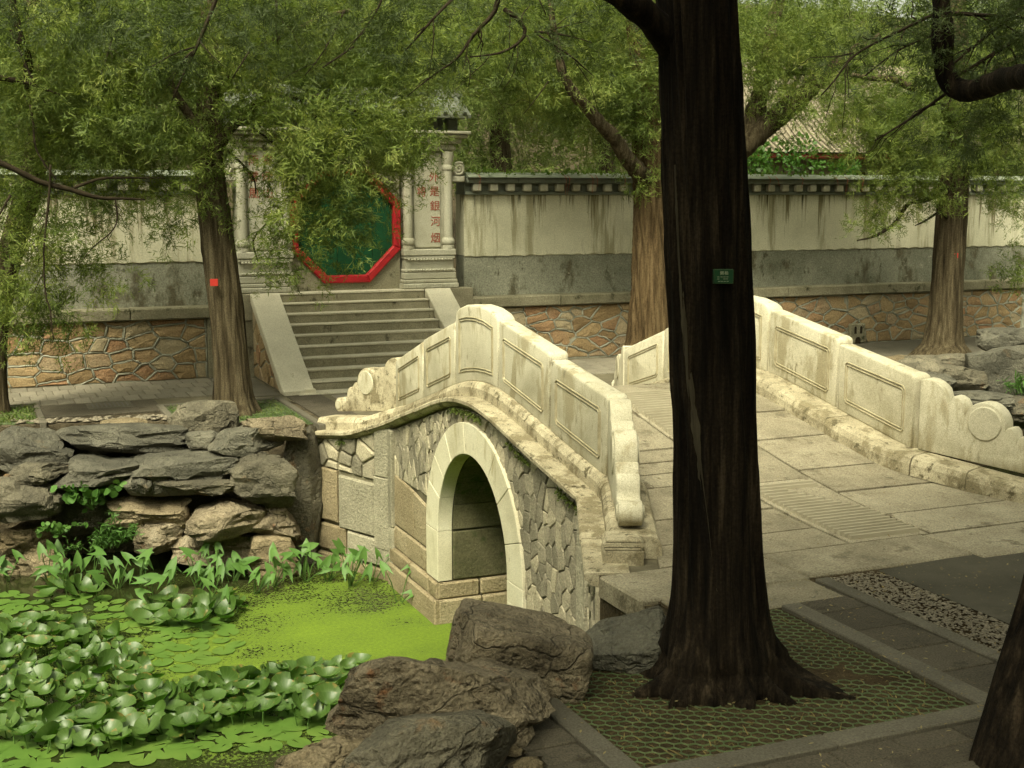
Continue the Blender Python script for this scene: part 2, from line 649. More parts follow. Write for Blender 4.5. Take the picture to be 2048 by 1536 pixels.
m_rock_g = mat("grey_rock", [(.045, .042, .031), (.095, .089, .066), (.16, .148, .108)], 2.0, .3, 1.0, 18, .8, .3,
               stain=[((.13, .10, .06), 2.6, .64, (1, 1, 1)), ((.05, .05, .04), 6.0, .62, (1, 1, 2))], grain=(50, .4), crack=(1.5, (1, 1, 2.2), .025), bdist=.05)
m_rock_y = mat("buff_rock", [(.095, .072, .040), (.18, .142, .084), (.27, .22, .14)], 2.6, .5, 1.0, 14, .9, .15,
               stain=((.08, .06, .03), 4.5, .6, (1, 1, 1)), grain=(45, .45), crack=(1.5, (1, 1, 2.2), .025), bdist=.05)
m_bank = mat("bank_earth", [(.03, .024, .013), (.055, .043, .024), (.085, .066, .038)], 3, .1, 1.0, 20, .95, .1, grain=(40, .5))
m_grid = mat("green_plastic_grid", [(.035, .055, .016), (.06, .09, .026), (.11, .14, .05)], 9, .1, .1, 60, .55, .4)
m_sign_g = mat("green_sign", [(.008, .06, .02), (.01, .075, .028)], 5, .1, 0, 20, .45, .4)
m_sign_l = mat("sign_lettering", [(.42, .45, .30), (.5, .52, .38)], 5, .1, 0, 20, .6, .2)
m_sign_r = mat("red_tag_paint", [(.36, .018, .012), (.42, .03, .016)], 5, .1, 0, 20, .5, .4)
m_iron = mat("iron_grate", [(.05, .045, .035), (.09, .08, .06)], 9, .1, .2, 60, .6, .4)
m_fol = leafmat("cypress_foliage", [(.038, .065, .010), (.09, .13, .022), (.155, .20, .038), (.25, .275, .07)], .6, .36)
m_fol_b = leafmat("background_cypress_foliage", [(.05, .08, .016), (.105, .15, .031), (.16, .21, .05), (.235, .27, .085)], .6, .36)
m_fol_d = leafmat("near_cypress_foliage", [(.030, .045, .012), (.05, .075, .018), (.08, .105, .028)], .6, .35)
m_shrub = leafmat("shrub_leaf", [(.05, .12, .018), (.08, .18, .028), (.13, .25, .05)], .4, .35, .4)
def lilymat():
    m = leafmat("lily_leaf", [(.03, .068, .010), (.055, .11, .017), (.10, .165, .036)], .42, .25, .55, (1.0, 1.6, .3))
    N, L = m.node_tree.nodes, m.node_tree.links
    B = N["Principled BSDF"]
    src = B.inputs["Base Color"].links[0].from_socket
    tcn = N.new("ShaderNodeTexCoord")
    gr = N.new("ShaderNodeTexGradient")
    gr.gradient_type = 'RADIAL'
    L.new(tcn.outputs["Object"], gr.inputs["Vector"])
    wv = N.new("ShaderNodeMath")
    wv.operation = 'MULTIPLY'
    wv.inputs[1].default_value = 17
    L.new(gr.outputs["Fac"], wv.inputs[0])
    pp = N.new("ShaderNodeMath")
    pp.operation = 'PINGPONG'
    pp.inputs[1].default_value = .5
    L.new(wv.outputs[0], pp.inputs[0])
    mr = N.new("ShaderNodeMapRange")
    mr.inputs[1].default_value = .0
    mr.inputs[2].default_value = .10
    mr.inputs[3].default_value = .45
    mr.inputs[4].default_value = 0
    L.new(pp.outputs[0], mr.inputs[0])
    mx = N.new("ShaderNodeMix")
    mx.data_type = 'RGBA'
    L.new(mr.outputs[0], mx.inputs[0])
    L.new(src, mx.inputs[6])
    mx.inputs[7].default_value = (.16, .22, .07, 1)
    # browned rims and spots
    ln = N.new("ShaderNodeVectorMath")
    ln.operation = 'LENGTH'
    L.new(tcn.outputs["Object"], ln.inputs[0])
    ge = N.new("ShaderNodeNewGeometry")
    no = N.new("ShaderNodeTexNoise")
    no.inputs["Scale"].default_value = 14
    no.inputs["Detail"].default_value = 3
    L.new(ge.outputs["Position"], no.inputs["Vector"])
    ad = N.new("ShaderNodeMath")
    ad.operation = 'MULTIPLY_ADD'
    ad.inputs[1].default_value = 1.6
    L.new(no.outputs["Fac"], ad.inputs[0])
    L.new(ln.outputs["Value"], ad.inputs[2])
    m2 = N.new("ShaderNodeMapRange")
    m2.inputs[1].default_value = 1.98
    m2.inputs[2].default_value = 2.12
    L.new(ad.outputs[0], m2.inputs[0])
    mz = N.new("ShaderNodeMix")
    mz.data_type = 'RGBA'
    L.new(m2.outputs[0], mz.inputs[0])
    L.new(mx.outputs[2], mz.inputs[6])
    mz.inputs[7].default_value = (.20, .16, .04, 1)
    L.new(mz.outputs[2], B.inputs["Base Color"])
    return m


m_lily = lilymat()
m_pad = leafmat("floating_pad", [(.055, .12, .018), (.09, .165, .028), (.14, .20, .04)], .45, .1, .3)
m_arrow = leafmat("arrowhead_leaf", [(.045, .11, .02), (.075, .165, .03), (.125, .23, .055)], .5, .3, .3)
m_stem = mat("green_stem", [(.05, .11, .02), (.09, .16, .035)], 9, .2, 0, 20, .6, .3)
m_grime_shade = mat("shaded_grimy_marble", [(.20, .17, .10), (.33, .29, .185), (.46, .41, .28)], 9, .2, .3, 40, .85, .2)  # darker than the panels: grime plus groove shading put into the colour
m_vault = mat("shaded_damp_stone", [(.055, .055, .025), (.10, .095, .05), (.16, .145, .085)], 2.5, .3, .8, 25, .9, .15, stain=((.05, .07, .018), 3, .55, (1, 1, 1)), grain=(50, .4))  # green damp stain; base darkened to put the arch's inner shade into colour
m_creeper = leafmat("creeper_leaf", [(.08, .15, .02), (.14, .22, .035), (.21, .28, .06)], .5, .35)
m_moss = leafmat("moss_tuft", [(.03, .05, .008), (.06, .085, .012), (.09, .11, .02)], .9, .2)
m_litter = leafmat("leaf_litter", [(.10, .075, .03), (.20, .15, .06), (.30, .25, .12)], .8, .1)
m_rib = mat("ridge_stone", [(.25, .22, .15), (.34, .305, .215)], 3, .2, 0, 40, .85, .2)
m_hill = mat("sky_block_scrub", [(.012, .02, .006), (.03, .045, .012), (.05, .07, .02)], .8, .1, 1.0, 6, .95, .05)
m_grass = leafmat("grass_blades", [(.06, .11, .02), (.10, .16, .03), (.20, .17, .07)], .7, .3)
m_straw = leafmat("dry_straw", [(.12, .085, .03), (.20, .15, .06), (.08, .09, .03)], .8, .2)
# ------------------------------------------------------------------ bark and duckweed materials
def barkmat(name, cols, pale=None):
    m = mat(name, cols, 5.0, .1, .9, 22, .95, .1, stretch=(3.2, 3.2, .22), contrast=1.3, grain=(60, .5))
    return m


m_bark = barkmat("cypress_bark", [(.022, .016, .009), (.052, .040, .022), (.090, .071, .041), (.13, .106, .065)])
m_bark_r = barkmat("red_brown_bark", [(.032, .021, .010), (.075, .050, .024), (.125, .086, .043), (.17, .124, .067)])
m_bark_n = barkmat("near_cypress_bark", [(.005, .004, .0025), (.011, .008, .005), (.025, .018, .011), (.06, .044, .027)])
m_pale = mat("bare_wood", [(.03, .025, .016), (.06, .05, .032), (.10, .084, .054)], 5, .1, .5, 30, .9, .1, stretch=(3, 3, .2))
m_twig = mat("dark_twig", [(.018, .014, .008), (.04, .03, .018)], 9, .2, .4, 60, .95, .1)


def watermat():
    m = bpy.data.materials.new("duckweed_water")
    m.use_nodes = True
    N, L = m.node_tree.nodes, m.node_tree.links
    B = N["Principled BSDF"]
    g = N.new("ShaderNodeNewGeometry")

    def nz(s, d, st=(1, 1, 1), r=.6):
        mp = N.new("ShaderNodeVectorMath")
        mp.operation = 'MULTIPLY'
        mp.inputs[1].default_value = st
        L.new(g.outputs["Position"], mp.inputs[0])
        n = N.new("ShaderNodeTexNoise")
        n.inputs["Scale"].default_value = s
        n.inputs["Detail"].default_value = d
        n.inputs["Roughness"].default_value = r
        L.new(mp.outputs[0], n.inputs["Vector"])
        return n.outputs["Fac"]

    def ma(op, a, b, c=None):
        n = N.new("ShaderNodeMath")
        n.operation = op
        for i, x in enumerate((a, b, c)):
            if x is None:
                continue
            if isinstance(x, (int, float)):
                n.inputs[i].default_value = x
            else:
                L.new(x, n.inputs[i])
        return n.outputs[0]

    # how thick the weed lies: thick by the arch, thin towards the far rocks and the near left corner
    sp = N.new("ShaderNodeSeparateXYZ")
    L.new(g.outputs["Position"], sp.inputs[0])
    dx = ma('MULTIPLY', ma('SUBTRACT', sp.outputs[0], 4.2), .30)
    dy = ma('MULTIPLY', ma('SUBTRACT', sp.outputs[1], 14.1), .42)
    d2 = ma('SQRT', ma('ADD', ma('MULTIPLY', dx, dx), ma('MULTIPLY', dy, dy)), 0)
    cover = ma('SUBTRACT', .84, ma('MULTIPLY', d2, .54))
    big = nz(1.1, 5, (.7, 1, 1))
    fine = nz(26, 4, (1, .8, 1), .75)
    t = ma('ADD', ma('MULTIPLY', ma('SUBTRACT', big, .5), 1.5), cover)
    t = ma('ADD', t, ma('MULTIPLY', ma('SUBTRACT', fine, .5), 1.9))
    mr = N.new("ShaderNodeMapRange")
    mr.inputs[1].default_value = .30
    mr.inputs[2].default_value = .42
    L.new(t, mr.inputs[0])
    cr = N.new("ShaderNodeValToRGB")
    cr.color_ramp.elements[0].color = (.075, .12, .010, 1)
    cr.color_ramp.elements[1].color = (.15, .225, .013, 1)
    cr.color_ramp.elements[0].position = .35
    cr.color_ramp.elements[1].position = .95
    L.new(ma('ADD', ma('MULTIPLY', t, .62), ma('MULTIPLY', nz(160, 2), .35)), cr.inputs[0])
    mx = N.new("ShaderNodeMix")
    mx.data_type = 'RGBA'
    L.new(mr.outputs[0], mx.inputs[0])
    mx.inputs[6].default_value = (.022, .028, .008, 1)
    L.new(cr.outputs[0], mx.inputs[7])
    L.new(mx.outputs[2], B.inputs["Base Color"])
    L.new(ma('ADD', ma('MULTIPLY', mr.outputs[0], .65), .12), B.inputs["Roughness"])
    B.inputs["Specular IOR Level"].default_value = .35
    bp = N.new("ShaderNodeBump")
    bp.inputs["Strength"].default_value = .5
    bp.inputs["Distance"].default_value = .01
    L.new(ma('MULTIPLY', mr.outputs[0], nz(120, 3)), bp.inputs["Height"])
    L.new(bp.outputs[0], B.inputs["Normal"])
    return m


m_water = watermat()

# ------------------------------------------------------------------ the setting
m_rock_d = mat("brown_bank_stone", [(.045, .036, .022), (.09, .073, .046), (.14, .115, .075)], 3.0, .1, 1.0, 14, .95, .1, bdist=.05, grain=(40, .5))  # darker brown stone fill behind the far rocks
WZ = -1.92        # water level
NZ = 0.35         # near bank level
DZ = [(7.0, .35), (8.5, .352), (9.3, .385), (10, .45), (11, .62), (12, .82), (12.7, .96), (13.3, 1.0), (14, .9), (14.8, .65),
      (15.75, .38), (16.5, .17), (17.5, .02), (18.2, .01)]


def dz(y):
    # smoothed deck line
    ys = np.array([a for a, b in DZ])
    zs = np.array([b for a, b in DZ])
    k = np.linspace(-.5, .5, 9)
    return float(np.mean(np.interp(y + k, ys, zs)))


# ground: one sheet with the pond bed sunk into it
def ground_z(x, y):
    return -2.6


gx = [-150, -60, -30, -12, -6, 26, 40, 80, 200]
gy = [-40, -10, 0, 40, 80, 160, 260]
gv, gf = [], []
for y in gy:
    for x in gx:
        gv.append((x, y, -2.6 if y < 30 else -2.6 + max(0, (y - 38)) * .22))
for j in range(len(gy) - 1):
    for i in range(len(gx) - 1):
        a = j * len(gx) + i
        gf.append((a, a + 1, a + 1 + len(gx), a + len(gx)))
g = obj("ground", mesh("ground", gv, gf), m_bank, kind="structure")

# unseen hill ring added behind and beside the viewer to block low sky light
HR = [(-13, 44), (-14, 30), (-15, 16), (-14, 4), (-10, -6), (-2, -11), (8, -13), (18, -11), (27, -4), (33, 8), (37, 22), (40, 34)]
v, f = [], []
for i, (x, y) in enumerate(HR):
    ox, oy = x - 10, y - 16
    l = math.hypot(ox, oy)
    ox, oy = ox / l, oy / l
    for k, (d, h) in enumerate(((0, -2.6), (1.5, 4.5), (4, 9.5), (9, 14), (20, 17), (40, 18))):
        q = .8 * math.sin(i * 2.3 + k * 1.7)
        v.append((x + ox * (d + q), y + oy * (d + q), h * (1 + .10 * math.sin(i * 1.9 + k)) if h > 0 else h))
for i in range(len(HR) - 1):
    for k in range(5):
        f.append((i * 6 + k, i * 6 + k + 1, (i + 1) * 6 + k + 1, (i + 1) * 6 + k))
obj("sky_block_hill", mesh("sky_block_hill", v, f, True), m_hill, kind="structure")

# pond water sheet
nx, ny = 2, 2
g = obj("pond_water", mesh("pond_water", [(-30, 0, WZ), (40, 0, WZ), (40, 21.5, WZ), (-30, 21.5, WZ)], [(0, 1, 2, 3)]), m_water,
        kind="structure")

# far bank block: top z=0 from the rockery to the wall and beyond
FE = [(-30, 19.5), (-2, 19.55), (.4, 19.4), (1.3, 19.2), (2.6, 18.9), (3.5, 18.3), (4.2, 17.75), (4.75, 17.9), (5.15, 17.3), (5.15, 16.2), (8.95, 16.2),
      (8.95, 17.3), (9.6, 18.2), (11.5, 19.0), (14, 19.3), (17, 19.0), (20, 18.4), (26, 18.6), (40, 18.6)]
v, f = [], []
n = len(FE)
for (x, y) in FE:
    v += [(x, y, -2.7), (x, y, -.02), (x, 60, -.02)]
for i in range(n - 1):
    a, b = i * 3, (i + 1) * 3
    f += [(a, b, b + 1, a + 1), (a + 1, b + 1, b + 2, a + 2)]
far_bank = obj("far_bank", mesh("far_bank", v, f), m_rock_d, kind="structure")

# near bank block: top z = NZ
NE = [(-6, 2.2), (-.5, 3.6), (1.2, 5.3), (2.1, 6.4), (3.3, 6.75), (4.15, 7.25), (4.33, 7.78), (4.35, 8.55), (5.2, 10.25), (8.9, 10.25), (9.5, 9.2), (10.4, 8.7),
      (14, 8.8), (40, 9.5)]
v, f = [], []
n = len(NE)
for (x, y) in NE:
    v += [(x, y, -2.7), (x, y, NZ - .03), (x, -12, NZ - .03)]
for i in range(n - 1):
    a, b = i * 3, (i + 1) * 3
    f += [(a, a + 1, b + 1, b)[::-1], (a + 1, a + 2, b + 2, b + 1)[::-1]]
near_bank = obj("near_bank", mesh("near_bank", v, f), m_bank, kind="structure")

# ---- far path: paved strip between the wall and the rockery
far_path = obj("far_path", mesh("far_path", [(-8, 19.9, -.006), (-8, 23.2, -.006), (30, 23.2, -.006), (30, 19.9, -.006), (9.5, 17.5, -.006), (4.9, 17.5, -.006), (4.7, 19.9, -.006)],
                                [(0, 6, 5, 4, 3, 2, 1)]), m_mortar_d, kind="structure")
pv = [mesh("paver", *box(-.118, .118, -.243, .243, -.03, .012, .008, .003)) for _ in range(3)]
for mm in pv:
    mm.materials.append(m_farpave)


def far_pavers(x0, x1, y0, y1, skip=None):
    j = 0
    y = y0
    while y < y1 - .2:
        x = x0 + (.125 if j % 2 else 0)
        while x < x1 - .1:
            cx, cy = x + .125, y + .25
            if not skip or not skip(cx, cy):
                obj("paver", random.choice(pv), None, far_path, loc=(cx, cy, random.uniform(-.004, .003)))
            x += .25
        y += .5
        j += 1


far_pavers(-.2, 4.6, 20.95, 22.95)
far_pavers(5.4, 8.6, 18.7, 20.3)
far_pavers(8.7, 12.2, 20.8, 22.9)
# smooth grey strips and kerbs by the far tree pits
obj("path_strip", mesh("path_strip", [(12.3, 19.6, .004), (30, 19.6, .004), (30, 23, .004), (12.3, 23, .004)], [(0, 1, 2, 3)]), m_kerbd, far_path)
obj("dark_strip", mesh("dark_strip", *box(1.02, 2.72, 19.75, 20.9, -.02, .008, .004)), m_paver, far_path)
obj("dark_strip", mesh("dark_strip", *box(4.72, 5.28, 17.6, 20.35, -.02, .008, .004)), m_paver, far_path)
obj("apron", mesh("apron", *box(3.9, 4.66, 20.55, 22.95, -.02, .014, .004)), m_kerbd, far_path)
for (a, b, c, d) in [(.93, 1.02, 19.2, 21.0), (2.66, 2.76, 18.5, 20.2), (2.76, 4.6, 20.12, 20.22), (4.5, 4.6, 17.5, 20.12), (-2, 1.02, 21.0, 21.08)]:
    obj("kerb", mesh("kerb", *box(a, b, c, d, -.1, .03, .01)), m_kerbd, far_path)
for i, (a, b) in enumerate([(4.95, 6.1), (6.12, 7.3), (7.32, 8.3)]):
    obj("landing_slab", mesh("landing_slab", *box(a, b, 20.42 + .03 * (i % 2), 20.72, -.05, .022, .008, .004)), m_ramp, far_path)

# drain grate in the far path
dt = thing("drain_cover", "small iron drain grate set in the far pavement left of the tree", "drain", (2.0, 20.5, 0))
obj("frame", mesh("frame", *box(1.68, 2.34, 20.26, 20.8, -.02, .016, .004)), m_kerbd, dt)
for i in range(9):
    x = 1.75 + i * .063
    obj("slot", mesh("slot", *box(x, x + .03, 20.33, 20.73, .0, .0185, .002)), m_iron, dt)

# ---- near path
near_path = obj("near_path", mesh("near_path", [(1.6, -4, NZ - .012), (14, -4, NZ - .012), (14, 8.5, NZ - .012), (4.5, 8.5, NZ - .012), (4.4, 7.4, NZ - .012), (3.1, 6.65, NZ - .012), (1.6, 5.4, NZ - .012)],
                                  [(0, 1, 2, 3, 4, 5, 6)]), m_soil, kind="structure")
obj("asphalt", mesh("asphalt", [(6.36, -4, NZ), (14, -4, NZ), (14, 8.05, NZ), (7.9, 8.0, NZ), (7.1, 7.86, NZ), (6.36, 7.80, NZ)], [(0, 1, 2, 3, 4, 5)]),
    m_asphalt, near_path)
# threshold slabs in front of the bridge
xs = [4.30, 5.75, 7.35, 9.0, 10.4]
for i in range(4):
    yf = 7.80 + .06 * math.sin(i * 2.1)
    obj("threshold_slab", mesh("threshold_slab", *box(xs[i] + .006, xs[i + 1] - .006, yf, 8.475, NZ - .16, NZ + .012 + .003 * (i % 2), .015, .004)), m_deck, near_path)
obj("threshold_slab", mesh("threshold_slab", *box(4.45, 5.72, 7.35, 7.79, NZ - .1, NZ + .006, .012, .004)), m_deck, near_path)
# kerbs round the tree pit and the paver strips
for (a, b, c, d) in [(5.15, 5.30, 5.4, 7.33), (5.74, 5.86, 4.2, 7.75), (2.86, 3.0, 4.6, 6.75), (3.0, 5.15, 5.25, 5.4), (5.15, 5.30, 3.0, 5.4)]:
    L_ = max(b - a, d - c)
    k = max(1, int(L_ / .75))
    for i in range(k):
        if d - c > b - a:
            q = (a, b, c + (d - c) * i / k + .003, c + (d - c) * (i + 1) / k - .003)
        else:
            q = (a + (b - a) * i / k + .003, a + (b - a) * (i + 1) / k - .003, c, d)
        obj("kerb_stone", mesh("kerb_stone", *box(*q, NZ - .1, NZ + .022, .008, .002)), m_kerbd, near_path)
y = 4.3
while y < 7.3:
    obj("paver", mesh("paver", *box(5.306, 5.734, y + .005, y + .395, NZ - .06, NZ + .006 + random.uniform(-.003, .003), .007, .002)), m_paver, near_path)
    y += .4
for j in range(4):
    for i in range(9):
        x = 2.2 + i * .4 + (.2 if j % 2 else 0)
        obj("paver", mesh("paver", *box(x + .004, x + .396, 4.48 + j * .19 + .004, 4.48 + j * .19 + .186, NZ - .06, NZ + .004 + random.uniform(-.003, .003), .007, .002)), m_paver, near_path)
for j in range(7):
    for i in range(2):
        y0 = 5.25 + j * .2
        obj("paver", mesh("paver", *box(2.2 + i * .33 + .004, 2.2 + i * .33 + .326, y0 + .004, y0 + .196, NZ - .06, NZ + .004 + random.uniform(-.004, .003), .007, .002)), m_paver, near_path)


def pebbles(name, x0, x1, y0, y1, z, n, s0, s1, parent, seed, mt=None, inside=None):
    r = np.random.default_rng(seed)
    base = np.array([(0, 0, 1), (1, 0, .2), (.3, .95, .2), (-.8, .6, .2), (-.8, -.6, .2), (.3, -.95, .2), (0, 0, -.5)])
    fc = [(0, 1, 2), (0, 2, 3), (0, 3, 4), (0, 4, 5), (0, 5, 1), (6, 2, 1), (6, 3, 2), (6, 4, 3), (6, 5, 4), (6, 1, 5)]
    V, Q = [], []
    for k in range(n):
        x, y = r.uniform(x0, x1), r.uniform(y0, y1)
        if inside and not inside(x, y):
            continue
        s = r.uniform(s0, s1)
        a = r.uniform(0, 6.3)
        b = base * np.array([s * r.uniform(1, 1.7), s * r.uniform(.6, 1), s * .55])
        c, d = math.cos(a), math.sin(a)
        p = np.stack([b[:, 0] * c - b[:, 1] * d + x, b[:, 0] * d + b[:, 1] * c + y, b[:, 2] + z], 1)
        Q += [tuple(i + len(V) for i in t) for t in fc]
        V += list(p)
    return obj(name, mesh(name, V, Q, True), mt or m_pebble, parent, kind="stuff")


pebbles("pebbles", 5.88, 6.34, 3.5, 7.78, NZ + .001, 5200, .008, .016, near_path, 3)
pebbles("pebbles", .6, 4.0, 18.75, 19.75, .0, 700, .025, .06, far_path, 4, inside=lambda x, y: y > np.interp(x, [.4, 1.3, 2.6, 3.5, 4.2], [19.4, 19.2, 18.9, 18.3, 17.75]) + .05 and y < np.interp(x, [.4, 2.6, 4.2], [19.75, 19.35, 18.2]))
pebbles("pebbles", 14.5, 18.5, 19.2, 19.9, .0, 500, .03, .07, far_path, 5)


# ---- hexagonal plastic grids in the tree pits
def hexgrid(name, x0, x1, y0, y1, z, a, h, keep, label, loc):
    """lattice of thin upright walls, a = hexagon side"""
    mb_v, mb_q = [], []
    t = a * .075
    dx, dy = a * 1.5, a * math.sqrt(3)
    seen = set()
    ni, nj = int((x1 - x0) / dx) + 1, int((y1 - y0) / dy) + 1
    for i in range(ni):
        for j in range(nj):
            cx, cy = x0 + i * dx, y0 + j * dy + (dy / 2 if i % 2 else 0)
            if cx > x1 or cy > y1 or not keep(cx, cy):
                continue
            P = [(cx + a * math.cos(k * math.pi / 3), cy + a * math.sin(k * math.pi / 3)) for k in range(6)]
            zj = z + .0015 * math.sin(cx * 5) * math.cos(cy * 4)
            for k in range(6):
                p, q = P[k], P[(k + 1) % 6]
                key = (round((p[0] + q[0]) * 40 / a), round((p[1] + q[1]) * 40 / a))
                if key in seen:
                    continue
                seen.add(key)
                ex, ey = q[0] - p[0], q[1] - p[1]
                l = math.hypot(ex, ey)
                nx_, ny_ = -ey / l * t, ex / l * t
                b = len(mb_v)
                for (px, py) in (p, q):
                    for s in (-1, 1):
                        mb_v.append((px + s * nx_, py + s * ny_, zj - .01))
                        mb_v.append((px + s * nx_, py + s * ny_, zj + h))
                mb_q += [(b, b + 4, b + 5, b + 1), (b + 3, b + 7, b + 6, b + 2), (b + 1, b + 5, b + 7, b + 3)]
    o = obj(name, quadmesh(name, mb_v, mb_q), m_grid)
    tag(o, label, "ground grid", "plastic grids in the tree pits")
    return o


T1 = (4.22, 6.33)


def keep_near(x, y):
    d = math.hypot(x - T1[0], y - T1[1])
    if d < .42 + .06 * math.sin(9 * x + 7 * y):
        return False
    if .05 < x - T1[0] < .75 + .1 * math.sin(13 * y) and abs(y - (T1[1] - .02 - .33 * (x - T1[0]))) < .17 + .04 * math.sin(17 * x):
        return False
    return True


hexgrid("hexagonal_grid", 3.02, 5.13, 5.42, 7.3, NZ - .012, .043, .0065, keep_near, "green hexagonal plastic grid round the foot of the dark foreground trunk", (4, 6, NZ))
hexgrid("hexagonal_grid", 2.78, 4.48, 17.9, 20.1, -.006, .08, .008, lambda x, y: math.hypot(x - 3.62, y - 19.25) > .45 and y > 18.45 - .55 * (x - 3.3),
        "green plastic grid round the trunk left of the stone stairs", (3.6, 19, 0))
hexgrid("hexagonal_grid", -.6, .9, 19.5, 20.95, -.006, .08, .008, lambda x, y: math.hypot(x - .35, y - 20.6) > .3, "green plastic grid at the left edge of the picture by the far path", (0, 20, 0))


def blades(name, x0, x1, y0, y1, z, n, hgt, mt, parent, seed, keep=None, flat=.3):
    r = np.random.default_rng(seed)
    V, Q = [], []
    for k in range(n):
        x, y = r.uniform(x0, x1), r.uniform(y0, y1)
        if keep and not keep(x, y):
            continue
        a = r.uniform(0, 6.3)
        h = hgt * r.uniform(.4, 1)
        l = h * r.uniform(.3, 1.2) * (1 if r.random() > flat else 3)
        w_ = .003 + h * .05
        c, d = math.cos(a), math.sin(a)
        hh = h if r.random() > flat else h * .25
        b = len(V)
        V += [(x - d * w_, y + c * w_, z), (x + d * w_, y - c * w_, z), (x + c * l * .5 + d * w_ * .7, y + d * l * .5 - c * w_ * .7, z + hh * .7), (x + c * l, y + d * l, z + hh)]
        Q.append((b, b + 1, b + 2, b + 3))
    return obj(name, quadmesh(name, V, Q), mt, parent, kind="stuff")


gs = blades("dry_straw", 3.02, 5.13, 5.42, 7.3, NZ - .01, 700, .03, m_straw, near_path, 12, lambda x, y: math.hypot(x - T1[0], y - T1[1]) > .35, .7)
blades("short_grass", 2.8, 4.45, 17.9, 20.1, .0, 1600, .05, m_grass, far_path, 13, lambda x, y: y > 18.45 - .55 * (x - 3.3))
blades("short_grass", -.6, .9, 19.5, 20.95, .0, 1600, .07, m_grass, far_path, 14)

# ------------------------------------------------------------------ the bridge
XL, XR = 5.12, 8.95
br = thing("marble_bridge", "humped white marble bridge with one arch and carved panel parapets over the pond", "bridge", (7.04, 13.2, 0))
YS, YE = 10.3, 16.1
AC, AZ, AR, AO = 13.2, -.78, 1.07, 1.48


def arch_pts(r, z0, n=24):
    """from the near foot over the crown to the far foot, (y,z)"""
    rz = r * (1.05 if r < 1.3 else 1.0)
    p = [(AC - r, z0)]
    for i in range(n + 1):
        a = math.pi - math.pi * i / n
        p.append((AC + r * math.cos(a), AZ + rz * math.sin(a)))
    p.append((AC + r, z0))
    return p


# masonry core: both faces, with the arch cut out, and the vault
core = MB()
ip = arch_pts(AR + .02, -2.3)
for X_, sg in ((XL + .016, 1), (XR - .016, -1)):
    top = [(y, dz(y) - .12) for y in np.linspace(YS - .3, YE + .3, len(ip))]
    v = [(X_, y, z) for y, z in ip] + [(X_, y, z) for y, z in top]
    n = len(ip)
    f = [(i, i + 1, n + i + 1, n + i) for i in range(n - 1)]
    f.append((0, n, n + 1))
    v += [(X_, YS - .3, -2.3), (X_, YE + .3, -2.3)]
    f += [(0, n, 2 * n), (n - 1, 2 * n - 1, 2 * n + 1)]
    core.add(v, f if sg < 0 else [q[::-1] for q in f])
n = len(ip)
v = [(XL + .016, y, z) for y, z in ip] + [(XR - .016, y, z) for y, z in ip]
core.add(v, [(i, n + i, n + i + 1, i + 1) for i in range(n - 1)])
# deck bed under the slabs
ysb = np.linspace(8.5, 17.9, 40)
v = [(x, y, dz(y) - .035) for y in ysb for x in (5.2 - max(0, 10.3 - y) * .45 - max(0, y - 16.2) * .4, 8.85 + max(0, 10.3 - y) * .45 + max(0, y - 16.2) * .4)]
core.add(v, [(2 * i, 2 * i + 1, 2 * i + 3, 2 * i + 2) for i in range(39)])
core.build("masonry_core", m_mortar_d, br)

# arch ring: voussoirs on both faces
NV = 9
for X_, sg in ((XL, -1), (XR, 1)):
    va = [math.pi * (1 - k / NV) + (random.uniform(-.05, .05) if 0 < k < NV else 0) for k in range(NV + 1)]
    for k in range(NV):
        a0, a1 = va[k], va[k + 1]
        aa = np.linspace(a0 - .0025, a1 + .0025, 9)
        sq = 1.05
        po = [(AC + AO * math.cos(a), AZ + AO * math.sin(a)) for a in aa]
        pi_ = [(AC + AR * math.cos(a), AZ + AR * sq * math.sin(a)) for a in aa[::-1]]
        m_ = mesh("arch_stone", *prism(po + pi_, (X_, 0, 0), (0, 1, 0), (0, 0, 1), (sg, 0, 0), .15, .03 + random.uniform(0, .003), .006))
        obj("arch_stone", m_, m_arch, br)
    for y0, y1 in ((AC - AO, AC - AR), (AC + AR, AC + AO)):
        for (z0, z1) in ((-1.40, -.783),) if y0 > AC else ((-1.0, -.783), (-2.2, -1.004)):
            m_ = mesh("arch_stone", *prism([(y0, z0), (y1, z0), (y1, z1), (y0, z1)], (X_, 0, 0), (0, 1, 0), (0, 0, 1), (sg, 0, 0), .15, .032, .006))
            obj("arch_stone", m_, m_arch, br)
# vault lining (courses of stones inside the barrel)
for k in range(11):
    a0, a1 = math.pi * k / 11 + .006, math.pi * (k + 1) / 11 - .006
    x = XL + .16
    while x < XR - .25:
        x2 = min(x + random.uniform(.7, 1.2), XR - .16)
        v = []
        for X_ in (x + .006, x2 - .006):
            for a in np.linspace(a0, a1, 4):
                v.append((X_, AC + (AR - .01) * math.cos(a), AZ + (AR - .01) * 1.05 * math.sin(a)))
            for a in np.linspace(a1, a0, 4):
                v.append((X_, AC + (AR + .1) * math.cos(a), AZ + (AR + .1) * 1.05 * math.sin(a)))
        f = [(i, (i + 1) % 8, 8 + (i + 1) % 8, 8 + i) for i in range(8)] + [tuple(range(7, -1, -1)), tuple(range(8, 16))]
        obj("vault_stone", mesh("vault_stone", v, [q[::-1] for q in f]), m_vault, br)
        x = x2
